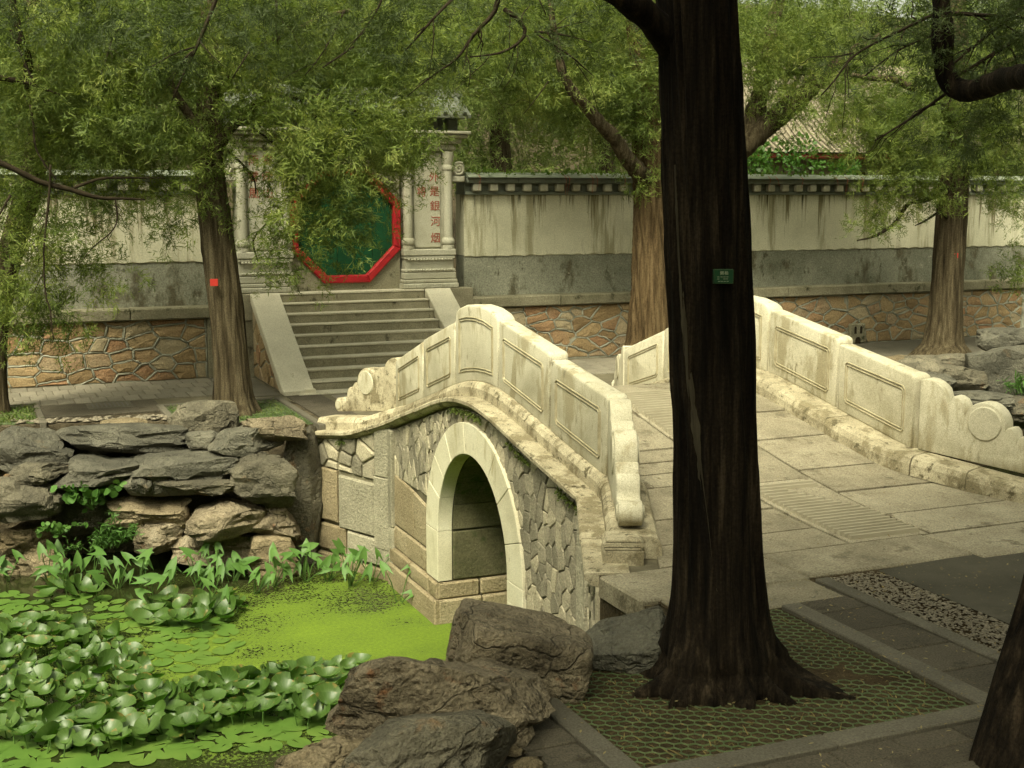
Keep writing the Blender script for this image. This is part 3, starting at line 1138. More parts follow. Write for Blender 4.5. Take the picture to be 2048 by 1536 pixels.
# jamb blocks seen inside the arch (they carry on down to the water)
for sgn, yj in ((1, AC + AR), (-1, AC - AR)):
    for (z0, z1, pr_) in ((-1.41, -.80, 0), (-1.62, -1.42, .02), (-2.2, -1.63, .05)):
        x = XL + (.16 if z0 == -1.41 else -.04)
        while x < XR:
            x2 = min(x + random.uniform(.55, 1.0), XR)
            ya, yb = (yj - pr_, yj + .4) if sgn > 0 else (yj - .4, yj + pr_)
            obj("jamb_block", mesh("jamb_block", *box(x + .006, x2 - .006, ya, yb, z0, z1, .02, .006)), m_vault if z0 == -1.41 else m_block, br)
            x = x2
# foundation blocks on the faces
for X_, sg in ((XL, -1), (XR, 1)):
    for (z0, z1, ys_) in ((-1.62, -1.42, [AC + AR - .02, 14.55, 15.25, YE]), (-2.2, -1.63, [AC + AR - .05, YE]), (-1.41, -1.12, [14.69, 15.5, YE]),
                          (-2.2, -1.0, [YS, 10.95, 11.7])):
        for a, b in zip(ys_[:-1], ys_[1:]):
            pr_ = {-1.62: .05, -2.2: .08 if z1 < -1.5 else .012, -1.41: .012}[z0]
            obj("foundation_block", mesh("foundation_block", *prism([(a + .008, z0), (b - .008, z0), (b - .008, z1), (a + .008, z1)], (X_, 0, 0), (0, 1, 0), (0, 0, 1), (sg, 0, 0), .03, pr_ + .012, .018, .01, .006)), m_block, br)
    # two tall rough blocks left of the ring and rubble fill elsewhere
    for a, b, z0, z1 in ((14.70, 15.22, -1.10, -.50), (15.24, YE - .01, -1.10, -.42)):
        obj("foundation_block", mesh("foundation_block", *prism([(a, z0), (b, z0), (b, z1), (a, z1 - .08)], (X_, 0, 0), (0, 1, 0), (0, 0, 1), (sg, 0, 0), .03, .012, .015, .01, .005)), m_block, br)


def mid_push(p, r):
    d = math.hypot(p[0] - AC, p[1] - AZ)
    if p[1] < AZ:
        if abs(p[0] - AC) < r:
            return (AC + math.copysign(r, p[0] - AC), p[1])
        return (p[0], p[1])
    if d < r:
        return (AC + (p[0] - AC) * r / d, AZ + (p[1] - AZ) * r / d)
    return (p[0], p[1])


def spandrel(X_, sg, u0, u1, v0, asp, n, seed, mt):
    seeds = scatter(n, u0, u1, v0, 1.05, asp, seed)
    for s, c in zip(seeds, voronoi(seeds, [(u0, v0), (u1, v0), (u1, 1.05), (u0, 1.05)], asp)):
        s = (float(s[0]), float(s[1]))
        c = [(p[0], min(p[1], dz(p[0]) - .14)) for p in c]
        c = [mid_push(p, AO - .05) for p in c]
        c = clean(c, .02)
        if len(c) < 3 or abs(area2(c)) < .003 or mid_push(s, AO - .06) != tuple(s):
            continue
        g_ = inset(c if area2(c) > 0 else c[::-1], random.uniform(.004, .010))
        if area2(g_) < .0018:
            continue
        obj("rubble_stone", mesh("rubble_stone", *prism(g_, (X_, 0, 0), (0, 1, 0), (0, 0, 1), (sg, 0, 0), .03, random.uniform(-.006, .008), .006, .003, .003)), mt, br)


for X_, sg in ((XL, -1), (XR, 1)):
    spandrel(X_, sg, 13.2, YE, -.45, .5, 180, 5, m_grey_st)
    spandrel(X_, sg, YS, 13.2, -.98, .66, 210, 6, m_grey_st)
# pilasters at the corners of the arch face
for X_, sg in ((XL, -1), (XR, 1)):
    for yc in (YE - .03, YS + .03):
        zt = dz(yc) - .13
        cuts = [-2.2, -1.15 if yc > 13 else -.9, zt]
        for z0, z1 in zip(cuts[:-1], cuts[1:]):
            obj("pilaster_stone", mesh("pilaster_stone", *box(X_ - .06 if sg < 0 else X_ - .1, X_ + .1 if sg < 0 else X_ + .06, yc - .09, yc + .09, z0 + .004, z1 - .004, .012, .004)), m_block_g, br)

# wing walls flaring out at both ends
WD = (-.41, .91)


def wing(cx, cy, dx, dy, L_, ztop, seed):
    U = np.array([dx, dy, 0])
    N_ = np.array([dy, -dx, 0])
    mid = np.array([7.04, 13.2, 0])
    if N_ @ (np.array([cx, cy, 0]) + U - mid) < 0:
        N_ = -N_
    # outward normal is the one pointing away from the deck centre line
    if np.sign(N_[0]) != np.sign(cx - 7.04):
        N_ = -N_
    O_ = np.array([cx, cy, 0.])
    bk = mesh("wing_backing", *prism([(0, -2.4), (L_, -2.4), (L_, ztop(L_) - .1), (0, ztop(0) - .1)], O_, U, (0, 0, 1), N_, .25, -.03, .005))
    obj("wing_backing", bk, m_mortar, br)
    obj("pilaster_stone", mesh("pilaster_stone", *prism([(.0, -1.5), (.34, -1.5), (.34, -.52), (.0, -.52)], O_, U, (0, 0, 1), N_, .05, .05, .012)), m_block_g, br)
    obj("pilaster_stone", mesh("pilaster_stone", *prism([(.0, -.51), (.32, -.51), (.32, ztop(.2) - .12), (.0, ztop(0) - .12)], O_, U, (0, 0, 1), N_, .05, .045, .012)), m_block_g, br)
    for a, b, z0, z1, mt in ((.36, 1.12, -1.36, -.62, m_block_g), (1.14, L_, -1.30, -.55, m_block), (.0, .95, -1.75, -1.38, m_block_g), (.97, L_, -1.72, -1.34, m_block), (-.02, L_, -2.3, -1.77, m_block)):
        obj("foundation_block", mesh("foundation_block", *prism([(a, z0), (b - .02, z0), (b - .02, z1), (a, z1 - .02)], O_, U, (0, 0, 1), N_, .03, .03, .02, .012, .008)), mt, br)
    sd = scatter(20, .38, L_, -.6, .2, .9, seed)
    for s, c in zip(sd, voronoi(sd, [(.36, -.6), (L_, -.53), (L_, ztop(L_) - .1), (.36, ztop(.36) - .1)], .9)):
        c = clean(c, .02)
        if len(c) < 3 or abs(area2(c)) < .006:
            continue
        g_ = inset(c if area2(c) > 0 else c[::-1], .018)
        if area2(g_) > .004:
            obj("rubble_stone", mesh("rubble_stone", *prism(g_, O_, U, (0, 0, 1), N_, .03, random.uniform(.0, .015), .012, .004, .006)), m_grey_st, br)


fz = lambda s: np.interp(s, [0, .8, 2], [dz(16.1), .03, -.1])
nzf = lambda s: np.interp(s, [0, 1, 2], [dz(10.3), .38, .33])
wing(5.12, 16.1, -.41, .91, 2.0, fz, 21)
wing(8.95, 16.1, .41, .91, 2.0, fz, 22)
wing(5.12, 10.3, -.41, -.91, 1.95, nzf, 23)
wing(8.95, 10.3, .41, -.91, 1.95, nzf, 24)


# edge line of the deck, both sides, near end to far end
def edge_pt(s, side):
    """s: distance-like parameter = y on the straight part; side -1 left, +1 right; returns the point on the arch face line"""
    x0 = XL if side < 0 else XR
    if s < 10.3:
        d = 10.3 - s
        return np.array([x0 + side * .41 * d, 10.3 - .91 * d, nzf(d)])
    if s > 16.1:
        d = s - 16.1
        return np.array([x0 + side * .41 * d, 16.1 + .91 * d, fz(d)])
    return np.array([x0, s, dz(s)])


def run(s0, s1, side, step=.16):
    n_ = max(2, int((s1 - s0) / step) + 1)
    out = []
    for s in np.linspace(s0 + .004, s1 - .004, n_):
        t = edge_pt(s + .12, side) - edge_pt(s - .12, side)
        t[2] = 0
        t /= np.linalg.norm(t)
        out.append(np.r_[edge_pt(s, side), t[:2]])
    return out


COP = [(.085, .0), (.10, -.015), (.10, -.05), (.08, -.06), (.07, -.075), (.04, -.10), (.0, -.11), (-.25, -.11), (-.25, .0)]
KERB = [(-.11, -.02), (-.11, .10), (-.14, .15), (-.17, .165), (-.45, .165), (-.50, .145), (-.53, .09), (-.54, -.02)]
cuts = [8.45, 9.3, 10.15, 10.55, 11.9, 12.75, 13.75, 14.9, 15.7, 16.5, 17.3, 18.1]
kcuts = [8.85, 9.65, 10.2, 11.3, 12.4, 12.9, 14.1, 14.6, 15.6, 16.2, 17.0, 17.8]
for side in (-1, 1):
    # path runs near->far (+y); outward normal of t=(0,1) rotated +90deg is -x: left side positive
    sd = 1 if side < 0 else -1
    for a, b in zip(cuts[:-1], cuts[1:]):
        o_ = random.uniform(-.006, .006)
        v, f = sweep([(p + o_, q + o_ * .5) for p, q in COP], run(a, b, side), sd)
        obj("coping_stone", mesh("coping_stone", v, f), m_marble_w, br)
    for a, b in zip(kcuts[:-1], kcuts[1:]):
        o_ = random.uniform(-.005, .005)
        v, f = sweep([(p + o_, q + o_) for p, q in KERB], run(a, b, side), sd)
        obj("kerb_stone", mesh("kerb_stone", v, f), m_marble_w, br)

# parapet panels
JY = [10.28, 11.54, 12.87, 14.2, 15.35, 16.5]
TOP = [((10.28, 1.405), (11.54, 1.59)), ((11.54, 1.655), (12.87, 1.86)), None, ((14.2, 1.735), (15.35, 1.41)), ((15.35, 1.385), (16.5, 1.01))]


def pbase(y):
    return dz(y) + .165 if y < 16.1 else fz(y - 16.1) + .165


def groove(poly, O_, U, V_, N_, parent):
    """raised double frame line on the face of a panel"""
    mb = MB()
    for d0, wd in ((0, .014), (.032, .012)):
        P0 = inset(poly, d0)
        P1 = inset(poly, d0 + wd)
        n_ = len(P0)
        v = []
        for P, h in ((P0, -.004), (inset(poly, d0 + wd * .3), .011), (inset(poly, d0 + wd * .7), .011), (P1, -.004)):
            v += [np.array(O_) + np.array(U) * p[0] + np.array(V_) * p[1] + np.array(N_) * h for p in P]
        f = []
        for r_ in range(3):
            for i in range(n_):
                j = (i + 1) % n_
                f.append((r_ * n_ + i, r_ * n_ + j, (r_ + 1) * n_ + j, (r_ + 1) * n_ + i))
        if np.dot(np.cross(U, V_), N_) < 0:
            f = [q[::-1] for q in f]
        mb.add(v, f)
    mb.build("panel_moulding", m_grime_shade, parent)


def notch(poly, k):
    """cut re-entrant corners of a quad-like frame"""
    out = []
    n_ = len(poly)
    for i in range(n_):
        a, b, c = (np.array(poly[(i + q) % n_], float) for q in (-1, 0, 1))
        e1 = (a - b) / np.linalg.norm(a - b)
        e2 = (c - b) / np.linalg.norm(c - b)
        out += [b + e1 * k, b + e2 * k]
    return [tuple(p) for p in out]


def slabpanel(outline, X_in, X_out, parent, bev=.03):
    """outline in (y,z) ccw; solid between two x with rounded rim on both faces"""
    xs_ = sorted((X_in, X_out))
    n_ = len(outline)
    rings = []
    for d, x in ((bev, xs_[0]), (bev * .3, xs_[0] + bev * .3), (0, xs_[0] + bev), (0, xs_[1] - bev), (bev * .3, xs_[1] - bev * .3), (bev, xs_[1])):
        rings.append([(x, p[0], p[1]) for p in inset(outline, d)])
    v = [p for r_ in rings for p in r_]
    f = []
    for k in range(5):
        for i in range(n_):
            j = (i + 1) % n_
            f.append((k * n_ + i, (k + 1) * n_ + i, (k + 1) * n_ + j, k * n_ + j)[::-1])
    f.append(tuple(range(n_))[::-1])
    f.append(tuple(5 * n_ + i for i in range(n_)))
    return v, f


for side in (-1, 1):
    xo, xi = (5.30, 5.52) if side < 0 else (8.97, 8.75)
    for k in range(5):
        a, b = JY[k] + .009, JY[k + 1] - .009
        bot = [(y, pbase(y) - .012) for y in np.linspace(a, b, 6)]
        if TOP[k]:
            (ya, za), (yb, zb) = TOP[k]
            lo_first = za < zb
            top = []
            if lo_first:    # rising towards the far end (near half): lip at the low, near end
                top = [(b, zb), (a + .16, za + (zb - za) * .13), (a + .07, za + .018), (a + .02, za + .0), (a, za - .03), (a, za - .07)]
            else:           # falling towards the far end: lip at the far end
                top = [(b, zb - .07), (b, zb - .03), (b - .02, zb), (b - .07, zb + .018), (b - .16, zb + (za - zb) * .14), (a, za)]
        else:
            top = [(b, 1.80), (b - .02, 1.85), (b - .12, 1.905), (b - .35, 1.96), ((a + b) / 2, 1.985), (a + .35, 1.972), (a + .12, 1.93), (a + .02, 1.885), (a, 1.84)]
        outline = bot + top
        v, f = slabpanel(outline, xi, xo, br)
        pn = obj("parapet_panel", mesh("parapet_panel", v, f, True, 50), m_marble, br)
        # frame line on both faces
        m0, m1 = a + .13, b - .13
        zb_ = lambda y: pbase(y) + .115
        if TOP[k]:
            (ya, za), (yb, zb) = TOP[k]
            zt_ = lambda y: za + (zb - za) * (y - ya) / (yb - ya) - .14
            ys_ = [m0, m1]
        else:
            zt_ = lambda y: 1.985 - .14 - abs(y - (a + b) / 2) ** 2 * .22
            ys_ = list(np.linspace(m0, m1, 5))
        fr = [(y, zb_(y)) for y in (np.linspace(m0, m1, 5) if not TOP[k] else ys_)] + [(y, zt_(y)) for y in ys_[::-1]]
        if TOP[k]:
            fr = notch(fr, .035)
        for X_, sg in ((xo, np.sign(xo - xi)), (xi, np.sign(xi - xo))):
            groove(fr, (X_, 0, 0), (0, 1, 0), (0, 0, 1), (sg, 0, 0), pn)


# drum stones at the four ends
def drum_profile():
    top = [(0, .705), (.05, .725), (.12, .725), (.19, .70), (.25, .655), (.28, .57), (.30, .50), (.32, .57), (.35, .605), (.385, .605), (.44, .58), (.475, .52), (.48, .43)]
    c, r = (.68, .40), .205
    for a in np.linspace(150, 0, 12):
        top.append((c[0] + r * math.cos(R(a)), c[1] + r * math.sin(R(a))))
    top += [(.885, .375), (.90, .40), (.94, .405), (.975, .37), (.99, .26), (1.01, .33), (1.05, .345), (1.08, .325), (1.115, .285), (1.12, .235), (1.125, .185), (1.16, .155), (1.21, .15)]
    c, r = (1.31, .10), .10
    for a in np.linspace(125, -60, 8):
        top.append((c[0] + r * math.cos(R(a)), c[1] + r * math.sin(R(a))))
    return [(0, 0)] + [(1.34, 0)] + [p for p in top[::-1] if p[1] > .012]


def drum(jx, jy, ux, uy, zb, slope, side, xin):
    U = np.array([ux, uy, 0.])
    N_ = np.array([-uy, ux, 0.])
    O_ = np.array([jx, jy, zb])
    prof = [(s, h + slope * s) for s, h in drum_profile()]
    if area2(prof) < 0:
        prof = prof[::-1]
    th, bev = .10, .018
    n_ = len(prof)
    v, f = [], []
    for d, t_ in ((bev, -th), (bev * .3, -th + bev * .3), (0, -th + bev), (0, th - bev), (bev * .3, th - bev * .3), (bev, th)):
        v += [O_ + U * p[0] + np.array([0, 0, p[1]]) + N_ * t_ for p in inset(prof, d)]
    for k in range(5):
        for i in range(n_):
            j = (i + 1) % n_
            f.append((k * n_ + i, k * n_ + j, (k + 1) * n_ + j, (k + 1) * n_ + i))
    f.append(tuple(range(n_))[::-1])
    f.append(tuple(5 * n_ + i for i in range(n_)))
    w_ = np.cross(U, [0, 0, 1])
    if np.dot(w_, N_) > 0:
        f = f
    else:
        f = [q[::-1] for q in f]
    d_ = obj("drum_stone", mesh("drum_stone", v, f, True, 40), m_marble_w if jy > 13 and side < 0 else m_marble, br)
    for sgn in (-1, 1):
        for c, r in (((.68, .40 + slope * .68), .17), ((1.31, .10 + slope * 1.31), .07)):
            ring = [(c[0] + r * math.cos(R(a)), c[1] + r * math.sin(R(a))) for a in range(0, 360, 15)]
            dm = mesh("drum_disc", *prism(ring, O_, U, (0, 0, 1), N_ * sgn, -th + .03, th + .014, .012))
            obj("drum_disc", dm, m_marble, d_)
    return d_


for side in (-1, 1):
    xj = 5.41 if side < 0 else 8.86
    drum(xj, 10.27, side * .40, -.917, nzf(0) + .165, -.085, side, 0)
    drum(xj, 16.51, side * .36, .933, fz(.4) + .165, -.12, side, 0)
# moulded end blocks under the near drums
for side in (-1, 1):
    e = np.array([7.035 + side * 2.38, 8.74, 0])
    for (z0, z1, hw, mt) in ((.28, .45, .16, m_marble_w), (.452, .475, .145, m_marble_w), (.477, .515, .16, m_marble_w), (.517, .545, .14, m_marble_w)):
        U = np.array([side * .41, -.91, 0])
        N_ = np.array([.91, side * .41, 0])
        P = [e + N_ * (-hw) - U * .25, e + N_ * hw - U * .25, e + N_ * hw, e + N_ * (-hw)]
        pp = [(p[0], p[1]) for p in P]
        obj("end_block", mesh("end_block", *prism(pp, (0, 0, 0), (1, 0, 0), (0, 1, 0), (0, 0, 1), -z0, z1, .012)), mt, br)

# deck slabs: a centre lane with foot ridges, side lanes with staggered joints
KX = (5.60, 6.65, 7.48, 8.47)


def slab(x0, x1, y0, y1, lift=0.0, flare0=0.0, flare1=0.0, ribs=None):
    ny_ = max(2, int((y1 - y0) / .22) + 1)
    ys_ = np.linspace(y0 + .014, y1 - .014, ny_)
    v = []
    tl = [random.uniform(-.006, .006) for _ in range(4)]
    for y in ys_:
        t = (y - y0) / (y1 - y0)
        fl = max(0, 10.2 - y) * .45 + max(0, y - 16.2) * .4
        a, b = x0 + .016 - fl * flare0, x1 - .016 + fl * flare1
        z = dz(y) + lift
        za = z + tl[0] * (1 - t) + tl[2] * t
        zb = z + tl[1] * (1 - t) + tl[3] * t
        v += [(a, y, z - .06), (a, y, za - .006), (a + .01, y, za), (b - .01, y, zb), (b, y, zb - .006), (b, y, z - .06)]
    f = []
    for i in range(ny_ - 1):
        for k in range(5):
            f.append((i * 6 + k, i * 6 + k + 1, (i + 1) * 6 + k + 1, (i + 1) * 6 + k)[::-1])
    f.append(tuple(range(6))[::-1])
    f.append(tuple((ny_ - 1) * 6 + k for k in range(6)))
    f = [q[::-1] for q in f]
    s_ = obj("deck_slab", mesh("deck_slab", v, f), m_deck, br)
    if ribs:
        mb = MB()
        y = ribs[0]
        while y < ribs[1]:
            a, b = ribs[2](y), ribs[3](y)
            if b - a > .05:
                z = dz(y) + lift
                c, d = y - .023, y + .023
                zz = [dz(q) + lift for q in (c, y, d)]
                mb.add([(a, c, zz[0] - .004), (b, c, zz[0] - .004), (b - .01, y - .014, zz[1] + .032), (a + .01, y - .014, zz[1] + .032),
                        (b - .01, y + .014, zz[1] + .032), (a + .01, y + .014, zz[1] + .032), (b, d, zz[2] - .004), (a, d, zz[2] - .004)],
                       [(0, 1, 2, 3), (3, 2, 4, 5), (5, 4, 6, 7), (1, 6, 4, 2), (0, 3, 5, 7)])
            y += .074
        mb.build("foot_ridges", m_rib, s_)
    return s_


cR = [8.5, 9.12, 9.80, 10.42, 11.26, 12.0, 12.75, 13.6, 14.5, 15.3, 16.2, 17.3]
for a, b in zip(cR[:-1], cR[1:]):
    slab(KX[2], KX[3], a, b, random.uniform(-.004, .004), 0, 1)
cL = [8.5, 9.0, 9.6, 10.35, 10.66, 10.93, 11.24, 12.1, 13.0, 13.9, 14.7, 15.6, 16.5, 17.3]
for a, b in zip(cL[:-1], cL[1:]):
    slab(KX[0], KX[1], a, b, random.uniform(-.004, .004), 1, 0)
slab(KX[1], KX[2], 8.5, 10.22, 0, 0, 0, (8.6, 10.15, lambda y: 6.70, lambda y: 6.72 + min(.70, .12 + .62 * (10.22 - y) if y > 9.3 else .70) if y < 10 else 7.40))
slab(KX[1], KX[2], 10.22, 11.55, 0)
slab(KX[1], KX[2], 11.55, 12.95, 0, 0, 0, (11.6, 12.9, lambda y: 6.70, lambda y: 7.42))
slab(KX[1], KX[2], 12.95, 14.4, 0)
slab(KX[1], KX[2], 14.4, 15.8, 0, 0, 0, (14.5, 15.7, lambda y: 6.70, lambda y: 7.42))
slab(KX[1], KX[2], 15.8, 17.3, 0)

# moss under the coping and litter lying about
r_ = np.random.default_rng(77)
mv, mq = [], []
for k in range(2600):
    s_ = r_.uniform(10.2, 18.0)
    if noise3(np.array([[s_ * 1.7, 3.0, 0]]), 2)[0] < .05 and not 10.3 < s_ < 10.6:
        continue
    e_ = edge_pt(s_, -1)
    p_ = e_ + np.array([-.035 - .02 * r_.random(), 0, -.135 - abs(r_.normal()) * .03])
    d_ = r_.normal(size=3) + np.array([-.8, 0, -.5])
    d_ /= np.linalg.norm(d_)
    q_ = np.cross(d_, r_.normal(size=3))
    q_ /= np.linalg.norm(q_)
    l_ = r_.uniform(.015, .04)
    b_ = len(mv)
    mv += [p_, p_ + d_ * l_ * .5 + q_ * l_ * .3, p_ + d_ * l_, p_ + d_ * l_ * .5 - q_ * l_ * .3]
    mq.append((b_, b_ + 1, b_ + 2, b_ + 3))
obj("moss", quadmesh("moss", mv, mq), m_moss, br, kind="stuff")


def litter(name, fn, n, parent, seed):
    r = np.random.default_rng(seed)
    v, q = [], []
    for k in range(n):
        p = fn(r)
        a = r.uniform(0, 6.3)
        l = r.uniform(.006, .02)
        u = np.array([math.cos(a), math.sin(a), r.normal() * .2]) * l
        w_ = np.array([-math.sin(a), math.cos(a), r.normal() * .2]) * l * .35
        b = len(v)
        p = np.array(p) + np.array([0, 0, .006])
        v += [p - u, p + w_, p + u, p - w_]
        q.append((b, b + 1, b + 2, b + 3))
    obj(name, quadmesh(name, v, q), m_litter, parent, kind="stuff")


litter("leaf_litter", lambda r: (r.uniform(2.9, 8.5), r.uniform(4.3, 7.8), NZ + .02), 1500, near_path, 5)


def _dk(r):
    y = r.uniform(8.5, 12.8)
    return (r.uniform(5.8, 8.3), y, dz(y) + .006)


litter("leaf_litter", _dk, 260, br, 6)
# ------------------------------------------------------------------ stone stairs up to the gate
RI, TR, SY = .163, .265, 20.78
st = thing("stone_stairs", "nine worn stone steps between sloping slabs leading up to the green door", "stairs", (6.58, 21.8, 0))
for i in range(9):
    y0 = SY + i * TR
    y1 = y0 + TR + .04 if i < 8 else 23.28
    o_ = obj("step", mesh("step", *box(5.225, 7.945, y0, y1, i * RI - (.02 if i else .1), (i + 1) * RI - .032, .008, .002)), m_step, st)
    obj("lit_tread_slab", mesh("lit_tread_slab", *box(5.225, 7.945, y0 - .012, y1, (i + 1) * RI - .031, (i + 1) * RI - .002 * (i % 2), .008, .003)), m_ramp, o_)  # paler top layer: sunlight on the treads put into the colour, plus wear
for xa, xb in ((4.30, 5.215), (7.955, 8.92)):
    obj("platform_block", mesh("platform_block", *box(xa, xb, 22.90, 23.3, 1.0, 9 * RI, .01, .003)), m_step, st)
    obj("platform_block", mesh("platform_block", *box(xa + .01, xb - .01, 22.91, 23.3, -.1, .995, .01, .003)), m_step, st)
for xa, xb in ((4.70, 5.215), (7.955, 8.45)):
    slope_ = (1.50 - .06) / (22.93 - 20.56)
    pl = [(20.46, 0), (20.75, 0), (22.89, 1.31), (22.89, 1.478), (20.56, .075), (20.46, .06)]
    rp = obj("sloping_slab", mesh("sloping_slab", *prism(pl, (xa, 0, 0), (0, 1, 0), (0, 0, 1), (-1, 0, 0), xb - xa, 0, .012)), m_ramp, st)
    # rubble cheek under the slab on both sides
    for X_, sg in ((xa + .03, -1), (xb - .03, 1)):
        tri = [(20.85, 0.0), (22.88, 0.0), (22.88, 1.28)]
        obj("cheek_backing", mesh("cheek_backing", *prism(tri, (X_, 0, 0), (0, 1, 0), (0, 0, 1), (sg, 0, 0), .1, -.015, .003)), m_point, st)
        if sg > 0 and xa < 6 or sg < 0 and xa > 6:
            continue
        sd = scatter(26, 20.85, 22.88, 0, 1.28, 1.2, 31)
        for c in voronoi(sd, tri, 1.2):
            c = clean(c, .02)
            if len(c) < 3 or abs(area2(c)) < .004:
                continue
            g_ = inset(c if area2(c) > 0 else c[::-1], .016)
            if area2(g_) > .003:
                obj("rubble_stone", mesh("rubble_stone", *prism(g_, (X_, 0, 0), (0, 1, 0), (0, 0, 1), (sg, 0, 0), .03, .004, .012, .006, .004)), m_ochre_st, st)
obj("patch_stone", mesh("patch_stone", *box(5.06, 5.222, 20.452, 20.60, .0, .085, .004)), m_arch, st)

# ------------------------------------------------------------------ octagonal gate
GY = 23.08
gt = thing("octagonal_gate", "carved stone gate with red octagonal frame and closed green door above the steps", "gate", (6.55, 23.3, 9 * RI))
GZ = 9 * RI + .003
OC = (6.55, 2.64)
OA, OB = 1.0, .43            # half width, half side


def octa(r):
    b = r * math.tan(R(22.5))
    return [(OC[0] + x, OC[1] + z) for x, z in ((r, -b), (r, b), (b, r), (-b, r), (-r, b), (-r, -b), (-b, -r), (b, -r))]


# wall panel with octagonal opening
outer = [(7.58, GZ), (7.58, 4.02), (7.2, 4.02), (5.9, 4.02), (5.52, 4.02), (5.52, GZ), (6.1, GZ), (7.0, GZ)]
# order the outer points to match the octagon corners
outer = [(7.58, GZ + .5), (7.58, 3.2), (7.1, 4.02), (6.0, 4.02), (5.52, 3.2), (5.52, GZ + .5), (6.05, GZ), (7.05, GZ)]
io = octa(.985)
mb = MB()
for yy, flip in ((GY + .12, False), (GY + .42, True)):
    v = [(x, yy, z) for x, z in outer] + [(x, yy, z) for x, z in io]
    f = [(i, (i + 1) % 8, 8 + (i + 1) % 8, 8 + i) for i in range(8)]
    cor = [(7.58, yy, GZ), (7.58, yy, 4.02), (5.52, yy, 4.02), (5.52, yy, GZ)]
    v += cor
    f += [(7, 16, 0), (1, 17, 2), (3, 18, 4), (5, 19, 6)]
    mb.add(v, [q[::-1] for q in f] if not flip else f)
mb.build("wall_panel", m_ledge, gt)
# red frame: eight mitred lengths
for i in range(8):
    o0, o1 = octa(1.035)[i], octa(1.035)[(i + 1) % 8]
    i0, i1 = octa(.895)[i], octa(.895)[(i + 1) % 8]
    q = [o0, o1, i1, i0]
    obj("frame_length", mesh("frame_length", *prism(q, (0, GY + .12, 0), (1, 0, 0), (0, 0, 1), (0, -1, 0), .12, .07, .02)), m_red, gt)
    h0, h1 = octa(.935)[i], octa(.935)[(i + 1) % 8]
    k0, k1 = octa(.90)[i], octa(.90)[(i + 1) % 8]
# door leaves of vertical boards
bx = [5.55, 5.98, 6.40, 6.72, 7.06, 7.55]
for a, b in zip(bx[:-1], bx[1:]):
    P = octa(.95)
    P = clip(P, 1, 0, b - .004)
    P = clip(P, -1, 0, -(a + .004))
    P = clean(P, .005)
    obj("door_board", mesh("door_board", *prism(P, (0, GY + .17, 0), (1, 0, 0), (0, 0, 1), (0, -1, 0), .04, random.uniform(.0, .006), .006)), m_door, gt)
# pedestals, piers, columns
for xa, xb, nm in ((4.52, 5.52, 0), (7.60, 8.62, 1)):
    ped = obj("pedestal", mesh("pedestal", *box(xa + .03, xb - .03, GY - .03, GY + .45, GZ, 2.19, .008)), m_gate, gt)
    for z0, z1, e in ((GZ, GZ + .10, .07), (GZ + .105, GZ + .17, .055), (GZ + .175, GZ + .30, .03), (2.08, 2.20, .035), (2.02, 2.075, .02), (GZ + .305, GZ + .36, .025)):
        obj("pedestal_course", mesh("pedestal_course", *box(xa - e + .03, xb + e - .03, GY - .05 - e, GY + .45, z0, z1, .015)), m_gate, ped)
    mb = MB()
    k = 15
    for row, z in ((0, GZ + .345), (1, 2.01)):
        for i in range(k):
            x = xa + .06 + (xb - xa - .12) * (i + .5) / k
            v = [(x + .03 * math.cos(a) * s, GY - .075 - .035 * (1 - s), z + .028 * math.sin(a) * s) for s in (1, .55) for a in np.linspace(0, 2 * math.pi, 7)[:-1]]
            v.append((x, GY - .125, z))
            f = [(j, (j + 1) % 6, 6 + (j + 1) % 6, 6 + j) for j in range(6)] + [(6 + j, 6 + (j + 1) % 6, 12) for j in range(6)]
            mb.add(v, f)
    mb.build("bead_row", m_gate, ped, True)
    mb = MB()
    for i in range(6):
        x = xa + .02 + (xb - xa - .04) * (i + .5) / 6
        mb.add(*box(x - .05, x + .05, GY - .13, GY - .10, GZ + .015, GZ + .085, .012))
    mb.build("carved_feet", m_gate, ped)
    pier = obj("pier", mesh("pier", *box(xa + .06, xb - .06, GY + .10, GY + .5, 2.2, 4.02, .008)), m_gate, gt)
    pan = obj("inscribed_panel", mesh("inscribed_panel", *box(xa + .25, xb - .25, GY + .07, GY + .11, 2.23, 3.98, .008)), m_gate, gt)
    for xc in (xa + .115, xb - .115):
        zs_ = [2.2, 2.26, 2.27, 2.30, 2.36, 2.40, 2.41, 3.0, 3.66, 3.67, 3.70, 3.74, 3.76, 3.80, 4.0]
        rs_ = [.115, .115, .095, .125, .125, .10, .088, .085, .082, .10, .105, .10, .088, .105, .11]
        obj("column", mesh("column", *tube([(xc, GY + .03, z) for z in zs_], rs_, 16), True, 45), m_gate, gt)
# inscriptions
tc = bpy.data.curves.new("glyph", 'FONT')
tco = bpy.data.objects.new("glyph", tc)
col.objects.link(tco)


def glyph(ch, x, z, size, y, m_, parent, name="character", rot=None):
    tc.body = ch
    tc.size = size
    tc.extrude = .003
    tc.resolution_u = 2
    tc.align_x = 'CENTER'
    tc.align_y = 'CENTER'
    dg = bpy.context.evaluated_depsgraph_get()
    dg.update()
    me = bpy.data.meshes.new_from_object(tco.evaluated_get(dg))
    me.name = name
    me.materials.clear()
    return obj(name, me, m_, parent, loc=(x, y, z), rot=(rot or Matrix.Rotation(math.pi / 2, 3, 'X').to_quaternion()))


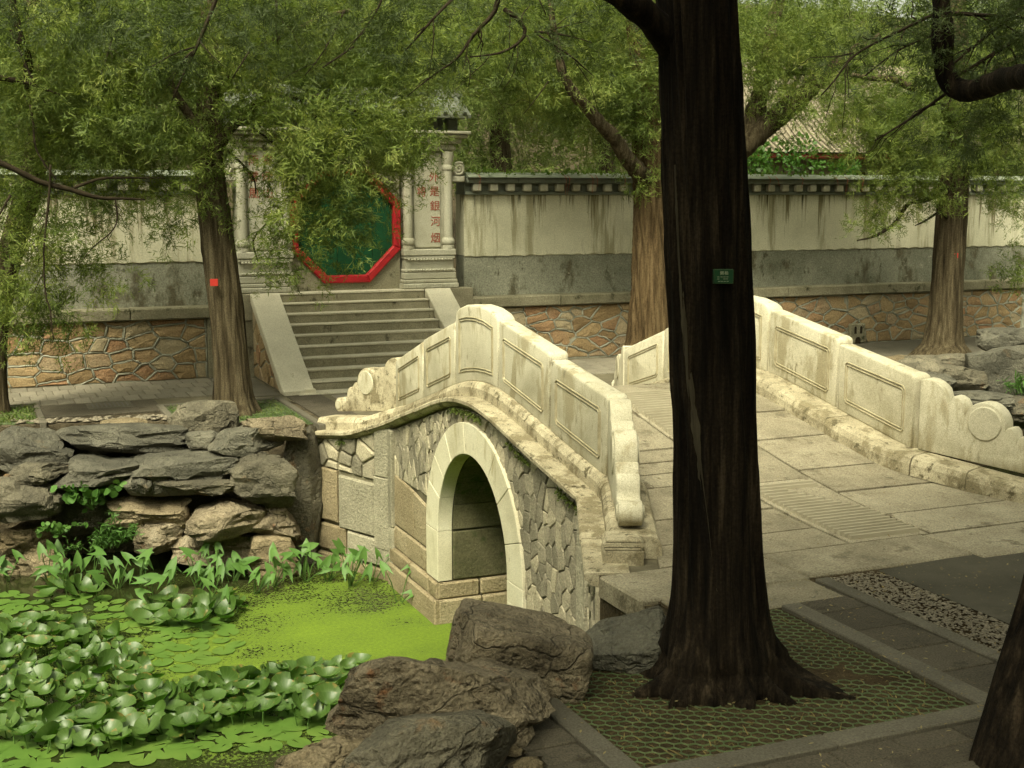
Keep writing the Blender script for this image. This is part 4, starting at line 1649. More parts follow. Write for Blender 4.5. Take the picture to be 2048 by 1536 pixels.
for ch, px, py in (("外", 868, 355), ("是", 869, 384), ("銀", 870, 413), ("河", 871, 444), ("烟", 871, 477), ("将", 843, 385)):
    p = atY(px, py, GY + .066)
    glyph(ch, p[0], p[2], .20, GY + .066, m_redpaint, gt)
for ch, px, py in (("雲", 535, 321), ("雨", 507, 322), ("霽", 507, 355), ("煙", 535, 355), ("風", 508, 388), ("山", 536, 388)):
    p = atY(px, py, GY + .066)
    glyph(ch, p[0], p[2], .20, GY + .066, m_redpaint, gt)
# cornice, bracket tier and tiled roof
for z0, z1, e in ((4.02, 4.14, .02), (4.145, 4.24, .10), (4.245, 4.31, .19), (4.315, 4.37, .24)):
    obj("cornice_course", mesh("cornice_course", *box(4.5 - e, 8.64 + e, GY - e, GY + .55 + e, z0, z1, .02)), m_gate, gt)
for i in range(11):
    x = 4.62 + i * .39
    obj("bracket", mesh("bracket", *box(x, x + .2, GY + .05, GY + .4, 4.373, 4.60, .02)), m_tile, gt)
obj("eave_beam", mesh("eave_beam", *box(4.45, 8.7, GY + .12, GY + .5, 4.372, 4.602, .02)), m_tile, gt)
rf = obj("roof", mesh("roof", *prism([(GY - .28, 4.605), (GY + .86, 4.605), (GY + .86, 4.66), (GY + .36, 4.98), (GY + .22, 4.98), (GY - .28, 4.66)], (4.3, 0, 0), (0, 1, 0), (0, 0, 1), (-1, 0, 0), 4.56, 0, .01)), m_tile, gt)
for i in range(24):
    x = 4.36 + i * .19
    obj("tile_row", mesh("tile_row", *tube([(x, GY - .30, 4.67), (x, GY + .24, 5.0)], .05, 6)), m_tile, rf)
obj("ridge", mesh("ridge", *box(4.2, 8.96, GY + .18, GY + .40, 4.98, 5.14, .03)), m_tile, rf)
# scroll stones where the gate meets the wall
for xc, sg in ((4.42, -1), (8.72, 1)):
    mb = MB()
    pts = []
    for a in np.linspace(0, 4.2 * math.pi, 34):
        r_ = .13 * (1 - a / (4.6 * math.pi))
        pts.append((xc + sg * .02 + r_ * math.cos(a + 1), GY + .06, 3.68 + r_ * math.sin(a + 1)))
    mb.add(*tube(pts, [.028] * 34, 6))
    mb.add(*box(xc - .15, xc + .15, GY + .07, GY + .3, 3.56, 3.80, .04))
    mb.add(*box(xc - .16, xc + .14, GY + .05, GY + .3, 3.44, 3.56, .02))
    mb.build("scroll_stone", m_gate, gt, True, 40)


# ------------------------------------------------------------------ boundary wall, left and right of the gate
def boundary(x0, x1, label, vis0, vis1, ncell, seed):
    wl_ = thing("boundary_wall", label, "wall", ((x0 + x1) / 2, 23.3, 0))
    obj("plaster_face", mesh("plaster_face", *box(x0, x1, 23.30, 23.75, 2.06, 3.22, .006)), m_plaster, wl_)
    # painted band below with a ragged edge of plaster
    obj("grey_band", mesh("grey_band", *box(x0, x1, 23.318, 23.75, 1.2, 2.058, .006)), m_grey_band, wl_)
    v, f = [], []
    n_ = int((x1 - x0) / .09)
    for i in range(n_ + 1):
        x = x0 + (x1 - x0) * i / n_
        v += [(x, 23.295, 2.10), (x, 23.295, 2.045 + .012 * math.sin(i * 1.7) + random.uniform(-.012, .012)), (x, 23.32, 2.03)]
    for i in range(n_):
        f += [(3 * i, 3 * i + 1, 3 * i + 4, 3 * i + 3), (3 * i + 1, 3 * i + 2, 3 * i + 5, 3 * i + 4)]
    obj("plaster_edge", mesh("plaster_edge", v, [q for q in f]), m_plaster, wl_)
    x = x0
    while x < x1 - .1:
        x2 = min(x + random.uniform(1.1, 1.9), x1)
        obj("ledge_stone", mesh("ledge_stone", *box(x + .004, x2 - .004, 22.93, 23.6, 1.075, 1.275 + random.uniform(-.008, .008), .018, .005)), m_ledge, wl_)
        x = x2
    # cornice: fascia, bracket blocks, upper fascia, glazed coping
    obj("lower_fascia", mesh("lower_fascia", *box(x0, x1, 23.24, 23.78, 3.20, 3.265, .01)), m_tile, wl_)
    obj("recess", mesh("recess", *box(x0, x1, 23.29, 23.72, 3.26, 3.43, .004)), m_tile, wl_)
    bm_ = mesh("bracket", *box(-.085, .085, -.11, .02, -.075, .075, .02))
    bm_.materials.append(m_gate)
    x = max(x0, vis0) + .12
    while x < min(x1, vis1):
        obj("bracket", bm_, None, wl_, loc=(x, 23.26 + random.uniform(-.006, .006), 3.345))
        x += .348
    x = x0
    while x < x1 - .1:
        x2 = min(x + 1.05, x1)
        obj("upper_fascia", mesh("upper_fascia", *box(x + .003, x2 - .003, 23.12, 23.85, 3.425, 3.53, .012, .002)), m_tile, wl_)
        x = x2
    pts = [(x0, 23.45, 3.53), (x1, 23.45, 3.53)]
    prof = [(.40 * math.cos(R(a)) * 1.0, .10 * math.sin(R(a))) for a in range(0, 181, 20)]
    v, f = sweep(prof, pts, 1)
    obj("glazed_coping", mesh("glazed_coping", v, f, True, 50), m_coping_t, wl_)
    # rubble base with raised pointing
    obj("rubble_backing", mesh("rubble_backing", *box(x0, x1, 23.035, 23.7, -.1, 1.08, .004)), m_point, wl_)
    sd = scatter(ncell, vis0, vis1, 0, 1.07, 1.7, seed, 4)
    edges = {}
    rv = [(vis0, 0), (vis1, 0), (vis1, 1.07), (vis0, 1.07)]
    for c in voronoi(sd, rv, 1.7):
        c = clean(c, .015)
        if len(c) < 3:
            continue
        for i in range(len(c)):
            p, q = c[i], c[(i + 1) % len(c)]
            k = tuple(sorted([(round(p[0], 2), round(p[1], 2)), (round(q[0], 2), round(q[1], 2))]))
            edges[k] = (p, q)
        g_ = inset(c if area2(c) > 0 else c[::-1], .014)
        if area2(g_) < .004:
            continue
        # break up straight sides
        gg = []
        for i in range(len(g_)):
            p, q = np.array(g_[i]), np.array(g_[(i + 1) % len(g_)])
            gg.append(tuple(p))
            if np.linalg.norm(q - p) > .16:
                m_ = (p + q) / 2 + np.array([random.uniform(-.012, .012), random.uniform(-.012, .012)])
                gg.append(tuple(m_))
        obj("rubble_stone", mesh("rubble_stone", *prism(gg, (0, 23.035, 0), (1, 0, 0), (0, 0, 1), (0, -1, 0), .02, random.uniform(.004, .03), .016, .008, .01)), m_ochre_st, wl_)
    mb = MB()
    for (p, q) in edges.values():
        if max(p[1], q[1]) > 1.06 and min(p[1], q[1]) > 1.06 or max(p[1], q[1]) < .01:
            continue
        l = math.hypot(q[0] - p[0], q[1] - p[1])
        k = max(2, int(l / .08) + 1)
        pts = []
        for i in range(k + 1):
            t = i / k
            wv = math.sin(t * math.pi) * random.uniform(-.016, .016)
            pts.append((p[0] + (q[0] - p[0]) * t + wv, 23.022, p[1] + (q[1] - p[1]) * t + wv))
        mb.add(*tube(pts, [.014 + random.uniform(-.006, .006) for _ in pts], 6))
    mb.build("raised_pointing", m_point, wl_, True, kind="stuff")
    return wl_


wallL = boundary(-6, 4.33, "plastered boundary wall with rubble base left of the gate", -.6, 3.93, 58, 41)
wallR = boundary(8.9, 34, "long plastered boundary wall with rubble base right of the gate", 9.0, 22.6, 178, 42)
obj("end_block", mesh("end_block", *box(3.95, 4.28, 22.98, 23.4, -.1, 1.07, .01, .004)), m_ledge, wallL)
# little stone drain outlet at the foot of the right wall
p = atY(1712, 676, 23.0)
do = thing("drain_outlet", "small carved stone drain outlet at the foot of the right wall", "drain", (p[0], 23.0, 0))
obj("stone_face", mesh("stone_face", *box(p[0] - .2, p[0] + .2, 22.93, 23.05, 0, .44, .03)), m_ledge, do)
for dx_, z0, z1, w_ in ((-.075, .22, .38, .03), (.075, .22, .38, .03), (0, .0, .15, .07)):
    ring = [(p[0] + dx_ - w_, z0), (p[0] + dx_ + w_, z0)] + [(p[0] + dx_ + w_ * math.cos(R(a)), z1 - w_ + w_ * math.sin(R(a))) for a in range(0, 181, 30)]
    obj("opening", mesh("opening", *prism(ring, (0, 22.93, 0), (1, 0, 0), (0, 0, 1), (0, -1, 0), .0, .004, .002)), m_twig, do)

# ------------------------------------------------------------------ pavilion behind the wall
pvn = thing("tiled_pavilion", "old building with grey tiled roof showing above the right wall", "building", (26, 36, 0))
obj("wall", mesh("wall", *box(21.5, 34, 33.2, 38, 0, 4.35, .02)), m_ledge, pvn)
for k in range(4):
    x = 24.9 + k * 2.2
    wi = obj("window", mesh("window", *box(x, x + 1.1, 33.12, 33.2, 2.9, 4.0, .02)), m_tile, pvn)
    obj("pane", mesh("pane", *box(x + .12, x + .98, 33.09, 33.13, 3.0, 3.9, .01)), m_twig, wi)
obj("eave_board", mesh("eave_board", *box(20.6, 35, 32.35, 33.0, 4.28, 4.42, .02)), m_redpaint, pvn)
rfp = obj("roof", mesh("roof", *prism([(32.2, 4.45), (39.5, 4.45), (36.0, 7.4), (35.4, 7.35), (34.0, 5.75), (32.9, 4.85)], (20.4, 0, 0), (0, 1, 0), (0, 0, 1), (-1, 0, 0), 15, 0, .02)), m_rooft, pvn)
tr_ = None
for i in range(70):
    x = 20.5 + i * .205
    me = tr_ or mesh("tile_row", *tube([(0, 32.12, 4.50), (0, 32.9, 4.92), (0, 34.0, 5.82), (0, 35.4, 7.38)], .03, 5))
    if not tr_:
        me.materials.append(m_rooft)
        tr_ = me
    r_ = obj("tile_row", me, None, rfp, loc=(x, 0, 0))

# ------------------------------------------------------------------ rocks
_ico = {}


def ico(n):
    import bmesh
    if n not in _ico:
        bm = bmesh.new()
        bmesh.ops.create_icosphere(bm, subdivisions=n, radius=1)
        bm.verts.ensure_lookup_table()
        _ico[n] = (np.array([v.co[:] for v in bm.verts]), [tuple(x.index for x in f.verts) for f in bm.faces])
        bm.free()
    return _ico[n]


def rock(label, c, size, seed, m_, cuts=11, rough=.10, strata=0.0, sub=4, rot=0, tilt=0, p=4.5, dr=(.74, 1.2), group=None, name="garden_rock"):
    """angular boulder: a ball cut by random planes, roughened, with layered ledges"""
    V, Fc = ico(sub)
    V = V / (np.abs(V) ** p).sum(1)[:, None] ** (1 / p)
    r = np.random.default_rng(seed)
    for k in range(cuts):
        n_ = r.normal(size=3)
        n_ /= np.linalg.norm(n_)
        d = r.uniform(*dr)
        s = V @ n_ - d
        V = V - np.outer(np.maximum(s, 0) * .97, n_)
    ext = (V.max(0) - V.min(0)) / 2
    V = (V - (V.max(0) + V.min(0)) / 2) / ext
    nn = V / (np.linalg.norm(V, axis=1)[:, None] + 1e-9)
    # fractured blocks: each cell of a flattened cell pattern sits a little proud or sunk, with a crack round it
    for K, sz_, cr_ in ((14, 1.0, .07), (60, .45, .035)):
        S_ = r.uniform(-1.1, 1.1, size=(K, 3))
        an = np.array([1, 1, 1 + strata * 14])
        Vn = V + .12 * np.stack([fbm(V * 2.3 + q * 9, seed + q, 2) for q in range(3)], 1)
        d_ = np.sqrt((((Vn[:, None, :] - S_[None]) * an) ** 2).sum(2))
        o_ = np.argsort(d_, 1)[:, :2]
        f1, f2 = np.take_along_axis(d_, o_, 1).T
        off = r.uniform(-1, 1, K)[o_[:, 0]]
        tl_ = (r.normal(size=(K, 3))[o_[:, 0]] * (Vn - S_[o_[:, 0]])).sum(1)
        crack = np.exp(-((f2 - f1) / (.07 * sz_)) ** 2)
        V = V + nn * (off * rough * .75 * sz_ + tl_ * rough * .45 * sz_ - crack * cr_)[:, None]
    fine = fbm(V * 6.5 + seed, seed + 9, 3)
    big = fbm(V * 1.5 + seed * 3.1, seed, 2)
    V = V + nn * (big * rough * .6 + fine * rough * .22)[:, None]
    V = V * np.array(size) / 2
    M_ = Matrix.Rotation(rot, 3, 'Z') @ Matrix.Rotation(tilt, 3, 'Y')
    V = V @ np.array(M_).T
    V = V + np.array(c)
    o = obj(name, mesh(name, V, Fc, True, 22), m_)
    tag(o, label, "rock", group)
    return o


def rockpx(label, x0, y0, x1, y1, Y_, dep, seed, m_, **kw):
    """rock covering a pixel box at distance Y_"""
    a, b = atY(x0, y1, Y_), atY(x1, y0, Y_)
    c = (a + b) / 2
    g = kw.pop('grow', 1.0)
    sx = np.linalg.norm((b - a)[:2]) * .97 * g
    return rock(label, c, (sx * 1.02, dep, (b - a)[2] * 1.05 * g), seed, m_, rot=-YAW + kw.pop('yaw', 0), **kw)


RG = "rocks of the far bank"
far_rocks = [
    ("grey squared boulder at the left edge under the far tree grid", -60, 852, 140, 945, 19.0, 1.0, m_rock_g, .05),
    ("long flat grey slab lying on top of the far bank", 140, 842, 372, 905, 18.6, .9, m_rock_g, .06),
    ("small pale flat stone lying on the long grey slab", 205, 836, 300, 862, 18.85, .4, m_rock_y, .05),
    ("brown upright boulder leaning against the foot of the left trunk", 342, 806, 465, 905, 18.25, .6, m_rock, .10),
    ("small pale split stone below the brown upright boulder", 378, 864, 436, 895, 17.75, .35, m_rock_g, .0),
    ("grey wedge rock with pointed underside beside the grid", 430, 852, 550, 912, 17.45, .6, m_rock_g, .05),
    ("brown peaked rock where the far bank meets the bridge wing", 500, 832, 605, 885, 17.3, .5, m_rock_b, .0),
    ("broad overhanging grey slab in the middle of the far bank", 255, 896, 490, 985, 17.75, .9, m_rock_g, .10),
    ("thin ledge of rock under the broad overhanging slab", 330, 950, 478, 992, 17.5, .6, m_rock, .08),
    ("upright blocky rock at the right end of the far bank", 478, 912, 590, 1018, 17.15, .7, m_rock, .06),
    ("dark low rock between the grey boulder and the broad slab", 125, 915, 275, 970, 18.2, .9, m_rock_g, .08),
    ("small pale ledge rock jutting out at the left of the far bank", 36, 922, 132, 962, 18.35, .6, m_rock, .10),
    ("rough pitted rock below the pale ledge at the left edge", -40, 955, 108, 1038, 18.35, .8, m_rock, .05),
    ("buff stained rock under the broad overhanging slab", 235, 990, 378, 1052, 17.95, .8, m_rock_y, .05),
    ("small grey stone wedged under the end of the broad slab", 262, 955, 300, 985, 17.6, .3, m_rock_g, .0),
    ("round pitted brown rock low above the arrowhead leaves", 270, 1046, 360, 1102, 17.75, .5, m_rock_b, .0),
    ("layered rusty rock under the upright blocky rock", 395, 1000, 520, 1072, 17.3, .8, m_rock_b, .14),
    ("flaky brown rock at the right foot of the far bank", 500, 1010, 590, 1080, 17.2, .6, m_rock_b, .12),
    ("pale tapering rock standing in the water near the bridge", 500, 1070, 590, 1160, 17.15, .5, m_rock_y, .05),
    ("low brown rock just above the water right of centre on the far bank", 340, 1060, 500, 1130, 17.65, .7, m_rock_b, .10),
    ("pale layered rock low at the left of the far bank", 10, 1050, 90, 1112, 18.5, .5, m_rock_y, .10),
    ("smooth pale boulder at the water's edge at the far left", 40, 1095, 135, 1155, 18.45, .5, m_rock_y, .0),
    ("grey rock behind the leafy plant in the recess of the bank", 120, 1000, 240, 1070, 18.6, .5, m_rock, .05),
    ("small buff stone at the water line under the left rocks", -20, 1120, 50, 1165, 18.6, .4, m_rock_y, .0),
    ("dark shadowed rock filling the corner beside the bridge wing", 570, 890, 640, 1140, 17.55, .6, m_rock, .05),
]
for i, (lb, x0, y0, x1, y1, Y_, dp, mt, strata) in enumerate(far_rocks):
    rockpx(lb, x0, y0, x1, y1, Y_, dp, 100 + i, mt, strata=strata * 1.3, group=RG, sub=4, cuts=14, rough=.10, grow=1.2, p=5, dr=(.62, 1.15))
right_rocks = [
    ("pointed grey rock at the top of the right bank", 1970, 655, 2060, 705, 18.9, .5, m_rock_g, 0),
    ("tall grey block with vertical cracks at the right edge", 1945, 690, 2090, 800, 18.0, .6, m_rock_g, .0),
    ("flat slab rock at the foot of the right trunk", 1868, 706, 1952, 738, 18.6, .5, m_rock, .08),
    ("grey rounded rock showing over the parapet left of the slab", 1800, 715, 1880, 770, 18.4, .7, m_rock, .05),
    ("low mossy rock under the flat slab on the right bank", 1870, 728, 1960, 788, 18.1, .5, m_rock, .08),
    ("dark tilted stone lying above the end of the right parapet", 1915, 780, 2010, 815, 17.2, .7, m_rock_g, .05),
    ("pale flat stone at the edge of the right bank path", 1750, 712, 1830, 735, 19.2, .8, m_rock_y, .0),
    ("brown rock low behind the drum of the right parapet", 1960, 790, 2090, 860, 17.3, .9, m_rock, .05),
    ("small grey stone behind the right parapet panels", 1840, 745, 1900, 795, 17.9, .6, m_rock_g, .0),
]
for i, (lb, x0, y0, x1, y1, Y_, dp, mt, strata) in enumerate(right_rocks):
    rockpx(lb, x0, y0, x1, y1, Y_, dp, 200 + i, mt, strata=strata, group="rocks of the right bank", sub=4, cuts=12, grow=1.06, p=6)
near_rocks = [
    ("large brown weathered boulder on the near bank by the water lilies", 672, 1248, 1092, 1520, 6.35, .95, m_rock_b, dict(p=2.3, cuts=20, rough=.06, dr=(.55, .82), seed=300)),
    ("tilted brown flat-topped rock below the arch", 905, 1226, 1165, 1400, 6.75, .6, m_rock_b, dict(p=10, cuts=4, rough=.035, dr=(.9, 1.2), tilt=.2, seed=331)),
    ("big smooth grey rock between the tilted rock and the dark trunk", 1130, 1205, 1385, 1390, 6.85, .55, m_rock_g, dict(p=3, cuts=14, rough=.04, dr=(.62, .95), tilt=-.05, seed=322)),
    ("dark brown rock at the bottom edge in front of the large boulder", 690, 1395, 1030, 1660, 5.75, .75, m_rock, dict(p=2.3, cuts=16, rough=.045, dr=(.55, .85), tilt=.12, seed=303)),
    ("pale rounded rock cut off by the bottom edge left of the dark rock", 525, 1455, 745, 1680, 6.2, .55, m_rock_y, dict(p=2.5, cuts=14, rough=.06, dr=(.6, .9), seed=304)),
]
for (lb, x0, y0, x1, y1, Y_, dp, mt, kw) in near_rocks:
    sd_ = kw.pop('seed')
    rockpx(lb, x0, y0, x1, y1, Y_, dp, sd_, mt, strata=.03, group="rocks of the near bank", sub=5, **kw)
pebbles("edging_stones", 2.35, 2.62, 5.2, 5.85, NZ + .02, 14, .05, .08, near_path, 8, m_rock_y)
# ------------------------------------------------------------------ trees
def kdist(p):
    return float((np.array(p) - _C) @ _fw)


def pxpath(pts, Y_):
    """[(px,py,width px)] at distance Y_ (or per-point 4th value) -> points and radii"""
    P, Rr = [], []
    for q in pts:
        y = q[3] if len(q) > 3 else Y_
        p = atY(q[0], q[1], y)
        P.append(p)
        Rr.append(q[2] / 2 / F * kdist(p))
    return P, Rr


def smooth_path(P, Rr, step, sm=.12):
    P = np.array(P)
    d = np.r_[0, np.cumsum(np.linalg.norm(np.diff(P, axis=0), axis=1))]
    n = max(4, int(d[-1] / step))
    s = np.linspace(0, d[-1], n)
    Q = np.stack([np.interp(s, d, P[:, k]) for k in range(3)], 1)
    r = np.interp(s, d, Rr)
    k = max(1, int(sm * n / 2))
    for _ in range(2):
        pad = np.pad(Q, ((k, k), (0, 0)), mode='edge')
        Qs = np.stack([np.convolve(pad[:, c], np.ones(2 * k + 1) / (2 * k + 1), 'valid') for c in range(3)], 1)
        w_ = np.minimum(1, np.minimum(np.arange(n), np.arange(n)[::-1]) / (k + 1e-6))[:, None]
        Q = Q * (1 - w_) + Qs * w_
    return Q, r, s


def trunk_mesh(name, P, Rr, seg, step, seed, amp=.07, fr=5.0, twist=0.0, flare=(.5, .25, 5), vfr=.9, roots=()):
    Q, r, s = smooth_path(P, Rr, step)
    n = len(Q)
    t = np.gradient(Q, axis=0)
    t /= np.linalg.norm(t, axis=1)[:, None]
    u = np.cross(t, np.array([0, 1.0, .2]))
    u /= np.linalg.norm(u, axis=1)[:, None]
    w_ = np.cross(t, u)
    th = np.linspace(0, 2 * math.pi, seg, endpoint=False)
    TH, SS = np.meshgrid(th, s)
    TT = TH + twist * SS
    c = np.stack([np.cos(TT) * fr, np.sin(TT) * fr, SS * vfr], -1).reshape(-1, 3)
    rid = 1 - np.abs(noise3(c, seed)) * 2
    rid2 = 1 - np.abs(noise3(c * np.array([2.1, 2.1, 1.6]) + 7, seed + 1)) * 2
    low = noise3(np.stack([np.cos(TT) * .9, np.sin(TT) * .9, SS * .7], -1).reshape(-1, 3), seed + 2)
    D = (amp * (rid * .65 + rid2 * .4 - .4) + .10 * low).reshape(n, seg)
    a, hgt, lobes = flare
    fl = a * np.exp(-SS / hgt) * (.55 + .6 * np.maximum(0, np.sin(TH * lobes / 1.0 + seed + 1.3 * np.sin(TH + seed))))
    for (ra, am, hg, wd) in roots:
        da = (TH - R(ra) + math.pi) % (2 * math.pi) - math.pi
        wob = .12 * np.sin(SS * 9 + ra)
        fl = fl + am * np.exp(-np.maximum(0, SS - .13) / hg) * np.exp(-((da + wob) / wd) ** 2)
    RR = r[:, None] * (1 + D * (1 + fl * .8) + fl)
    V = Q[:, None, :] + RR[..., None] * (np.cos(TH)[..., None] * u[:, None, :] + np.sin(TH)[..., None] * w_[:, None, :])
    V = V.reshape(-1, 3)
    i, k = np.meshgrid(np.arange(n - 1), np.arange(seg), indexing='ij')
    k2 = (k + 1) % seg
    q = np.stack([i * seg + k, (i + 1) * seg + k, (i + 1) * seg + k2, i * seg + k2], -1).reshape(-1, 4)
    return quadmesh(name, V, q, True)


# spray prototypes: flat fans of scale-leaf branchlets
def spray_proto(seed, n=12):
    r = np.random.default_rng(seed)
    out = []

    def dia(p, d, l, w_, nrm):
        sd = np.cross(d, nrm)
        sd /= np.linalg.norm(sd) + 1e-9
        return [p, p + d * l * .45 + sd * w_, p + d * l, p + d * l * .45 - sd * w_]

    nb = n // 5
    for i in range(nb):
        t = .04 + .8 * (i / nb)
        s = 1 if i % 2 else -1
        ang = R(r.uniform(22, 52)) * s if i < nb - 1 else r.normal() * .2
        d = np.array([math.sin(ang), r.uniform(-.4, .4), math.cos(ang)])
        d /= np.linalg.norm(d)
        p0 = np.array([.05 * r.normal(), .05 * r.normal(), t * .6])
        l = (.50 * (1 - t) + .34) * r.uniform(.75, 1.2)
        out.append(dia(p0, d, l, r.uniform(.018, .026), np.array([0, 1, 0]) + r.normal(size=3) * .5))
        for j in range(4):
            tt = .2 + .2 * j + r.uniform(-.05, .05)
            a2 = ang + R(r.uniform(30, 55)) * (1 if j % 2 else -1)
            d2 = np.array([math.sin(a2), r.uniform(-.5, .5), math.cos(a2)])
            d2 /= np.linalg.norm(d2)
            out.append(dia(p0 + d * l * tt, d2, l * r.uniform(.28, .5), r.uniform(.018, .032), np.array([0, 1, 0]) + r.normal(size=3) * .6))
    return np.array(out)          # n,4,3


SPR = [spray_proto(k, 25) for k in range(8)]
SPR_C = [spray_proto(k + 90, 15) * np.array([1.2, 1, 1]) for k in range(6)]
SPR_F = [spray_proto(k + 50, 25) * np.array([1, 1, 1]) for k in range(8)]


def place_sprays(C, D, S, protos, r):
    """centres, directions, scales -> vertices, quads"""
    D = D / (np.linalg.norm(D, axis=1)[:, None] + 1e-9)
    ref = r.normal(size=D.shape)
    U = np.cross(D, ref)
    U /= np.linalg.norm(U, axis=1)[:, None] + 1e-9
    W = np.cross(D, U)
    vid = r.integers(0, len(protos), len(C))
    Vs = []
    for k, pr_ in enumerate(protos):
        m = vid == k
        if not m.any():
            continue
        p = pr_.reshape(-1, 3)
        v = (C[m][:, None, :] + S[m][:, None, None] * (p[None, :, 0:1] * U[m][:, None, :] + p[None, :, 1:2] * W[m][:, None, :] + p[None, :, 2:3] * D[m][:, None, :]))
        Vs.append(v.reshape(-1, 3))
    V = np.concatenate(Vs)
    Q = np.arange(len(V)).reshape(-1, 4)
    return V, Q


def crown(name, blobs, parent, m_, seed, per=9, size=.32, spread=.22, fine=False, droop=-.15, axis_pt=None):
    """blobs: (px, py, rx px, ry px, Y, half depth, clusters) or ('w', x,y,z, rx,ry,rz, clusters)"""
    r = np.random.default_rng(seed)
    C, D = [], []
    for b in blobs:
        if b[0] == 'w':
            _, x, y, z, rx, ry, rz, n = b
            q = r.normal(size=(n, 3))
            q /= np.linalg.norm(q, axis=1)[:, None]
            q *= (r.uniform(.25, 1, n) ** .5)[:, None]
            cc = np.array([x, y, z]) + q * np.array([rx, ry, rz])
            dd = q
        else:
            px, py, rx, ry, Y_, hd, n = b
            a = r.uniform(0, 2 * math.pi, n)
            ra = np.sqrt(r.uniform(0, 1, n))
            X_ = px + rx * ra * np.cos(a)
            Z_ = py + ry * ra * np.sin(a)
            yy = Y_ + r.uniform(-hd, hd, n)
            cc = np.array([atY(x, z, y) for x, z, y in zip(X_, Z_, yy)])
            dd = np.stack([np.cos(a) * ra, (yy - Y_) / max(hd, .01) * .6, -np.sin(a) * ra * .8], 1)
        for c, d in zip(cc, dd):
            k = per + r.integers(-2, 3)
            C.append(c + r.normal(size=(k, 3)) * spread * np.array([1, 1, .7]))
            base = d * .8 + r.normal(size=3) * .4
            D.append(base + r.normal(size=(k, 3)) * .55 + np.array([0, 0, droop]))
    C, D = np.concatenate(C), np.concatenate(D)
    S = size * r.uniform(.6, 1.35, len(C))
    V, Q = place_sprays(C, D, S, SPR_F if fine else (SPR_C if size > .4 else SPR), r)
    return obj(name, quadmesh(name, V, Q), m_, parent)


def branch(pts, Y_, parent, m_=None, name="branch", seg=8, wob=1.0, sm=.12):
    P, Rr = pxpath(pts, Y_)
    Q, r, s = smooth_path(P, Rr, .06, sm)
    Q = Q + np.stack([noise3(np.stack([s * 2.3 + k * 17, s * 0, s * 0], 1), 3 + k) for k in range(3)], 1) * np.minimum(r * .8, .03)[:, None] * wob
    return obj(name, mesh(name, *tube(Q, r * (1 + .12 * noise3(np.stack([s * 9, s * 0, s * 0], 1), 4)), seg), True), m_ or m_bark, parent)


def twigs(lines, Y_, parent, seed, m_=None, sub=3, name="twigs"):
    """thin dark twigs with side twigs; joined, too small to pick apart"""
    r = np.random.default_rng(seed)
    mb = MB()
    for pts in lines:
        P, Rr = pxpath(pts, Y_)
        Q, rr, s = smooth_path(P, Rr, .07)
        Q = Q + np.stack([noise3(np.stack([s * 4 + k * 13 + seed, s * 0, s * 0], 1), k) for k in range(3)], 1) * .02
        mb.add(*tube(Q, rr, 5))
        for k in range(int(sub * s[-1])):
            i = r.integers(1, len(Q) - 1)
            d = Q[i] - Q[i - 1]
            d = d / (np.linalg.norm(d) + 1e-9) + r.normal(size=3) * .8
            d /= np.linalg.norm(d)
            l = r.uniform(.12, .45)
            tp = [Q[i] + d * l * t + np.array([0, 0, -.12 * l * t * t * 2]) + r.normal(size=3) * .01 for t in np.linspace(0, 1, 5)]
            r0 = min(rr[i] * .6, .008)
            mb.add(*tube(tp, np.linspace(r0, .0015, 5), 4))
    return mb.build(name, m_ or m_twig, parent, True, kind="stuff")


def tree_tag(label, px, py, Y_, w_, h_, m_, letters=None, ang=0.0):
    p = atY(px, py, Y_)
    t_ = thing("tree_tag", label, "sign", p)
    U = np.array([math.cos(-YAW + ang), math.sin(-YAW + ang), 0])
    N_ = np.array([U[1], -U[0], 0])
    pl = obj("plate", mesh("plate", *prism([(-w_ / 2, -h_ / 2), (w_ / 2, -h_ / 2), (w_ / 2, h_ / 2), (-w_ / 2, h_ / 2)], p, U, (0, 0, 1), N_, .02, .004, .002)), m_, t_)
    return t_, p, U, N_


# 1. dark foreground trunk
T1Y = 6.33
t1 = thing("cypress_tree", "massive dark cypress trunk in the foreground, right of centre, rising out of the picture", "tree", (4.22, 6.33, NZ))
base = atZ(1437, 1392, NZ - .12)
P, Rr = pxpath([(1438, 1300, 196), (1437, 1200, 186), (1432, 1000, 178), (1427, 800, 168), (1420, 600, 164), (1412, 400, 162), (1402, 200, 158), (1394, 50, 156), (1384, -200, 150),
                (1360, -700, 130), (1330, -1300, 90), (1310, -1800, 30)], T1Y)
P = [np.array([P[0][0] - .01, T1Y, NZ - .15]), np.array([P[0][0], T1Y, NZ + .12])] + P
Rr = [.285, .27] + Rr
obj("trunk", trunk_mesh("trunk", P, Rr, 170, .03, 11, .12, 5.5, .05, (.25, .30, 6), .8, [(2, 1.0, .13, .22), (22, .7, .17, .2), (48, .35, .2, .2), (78, .45, .12, .2), (112, .8, .11, .16), (130, 1.5, .10, .15), (147, 1.2, .13, .16), (168, .6, .16, .2), (215, .8, .14, .25), (270, .8, .15, .25), (320, .8, .14, .25)]), m_bark_n, t1)
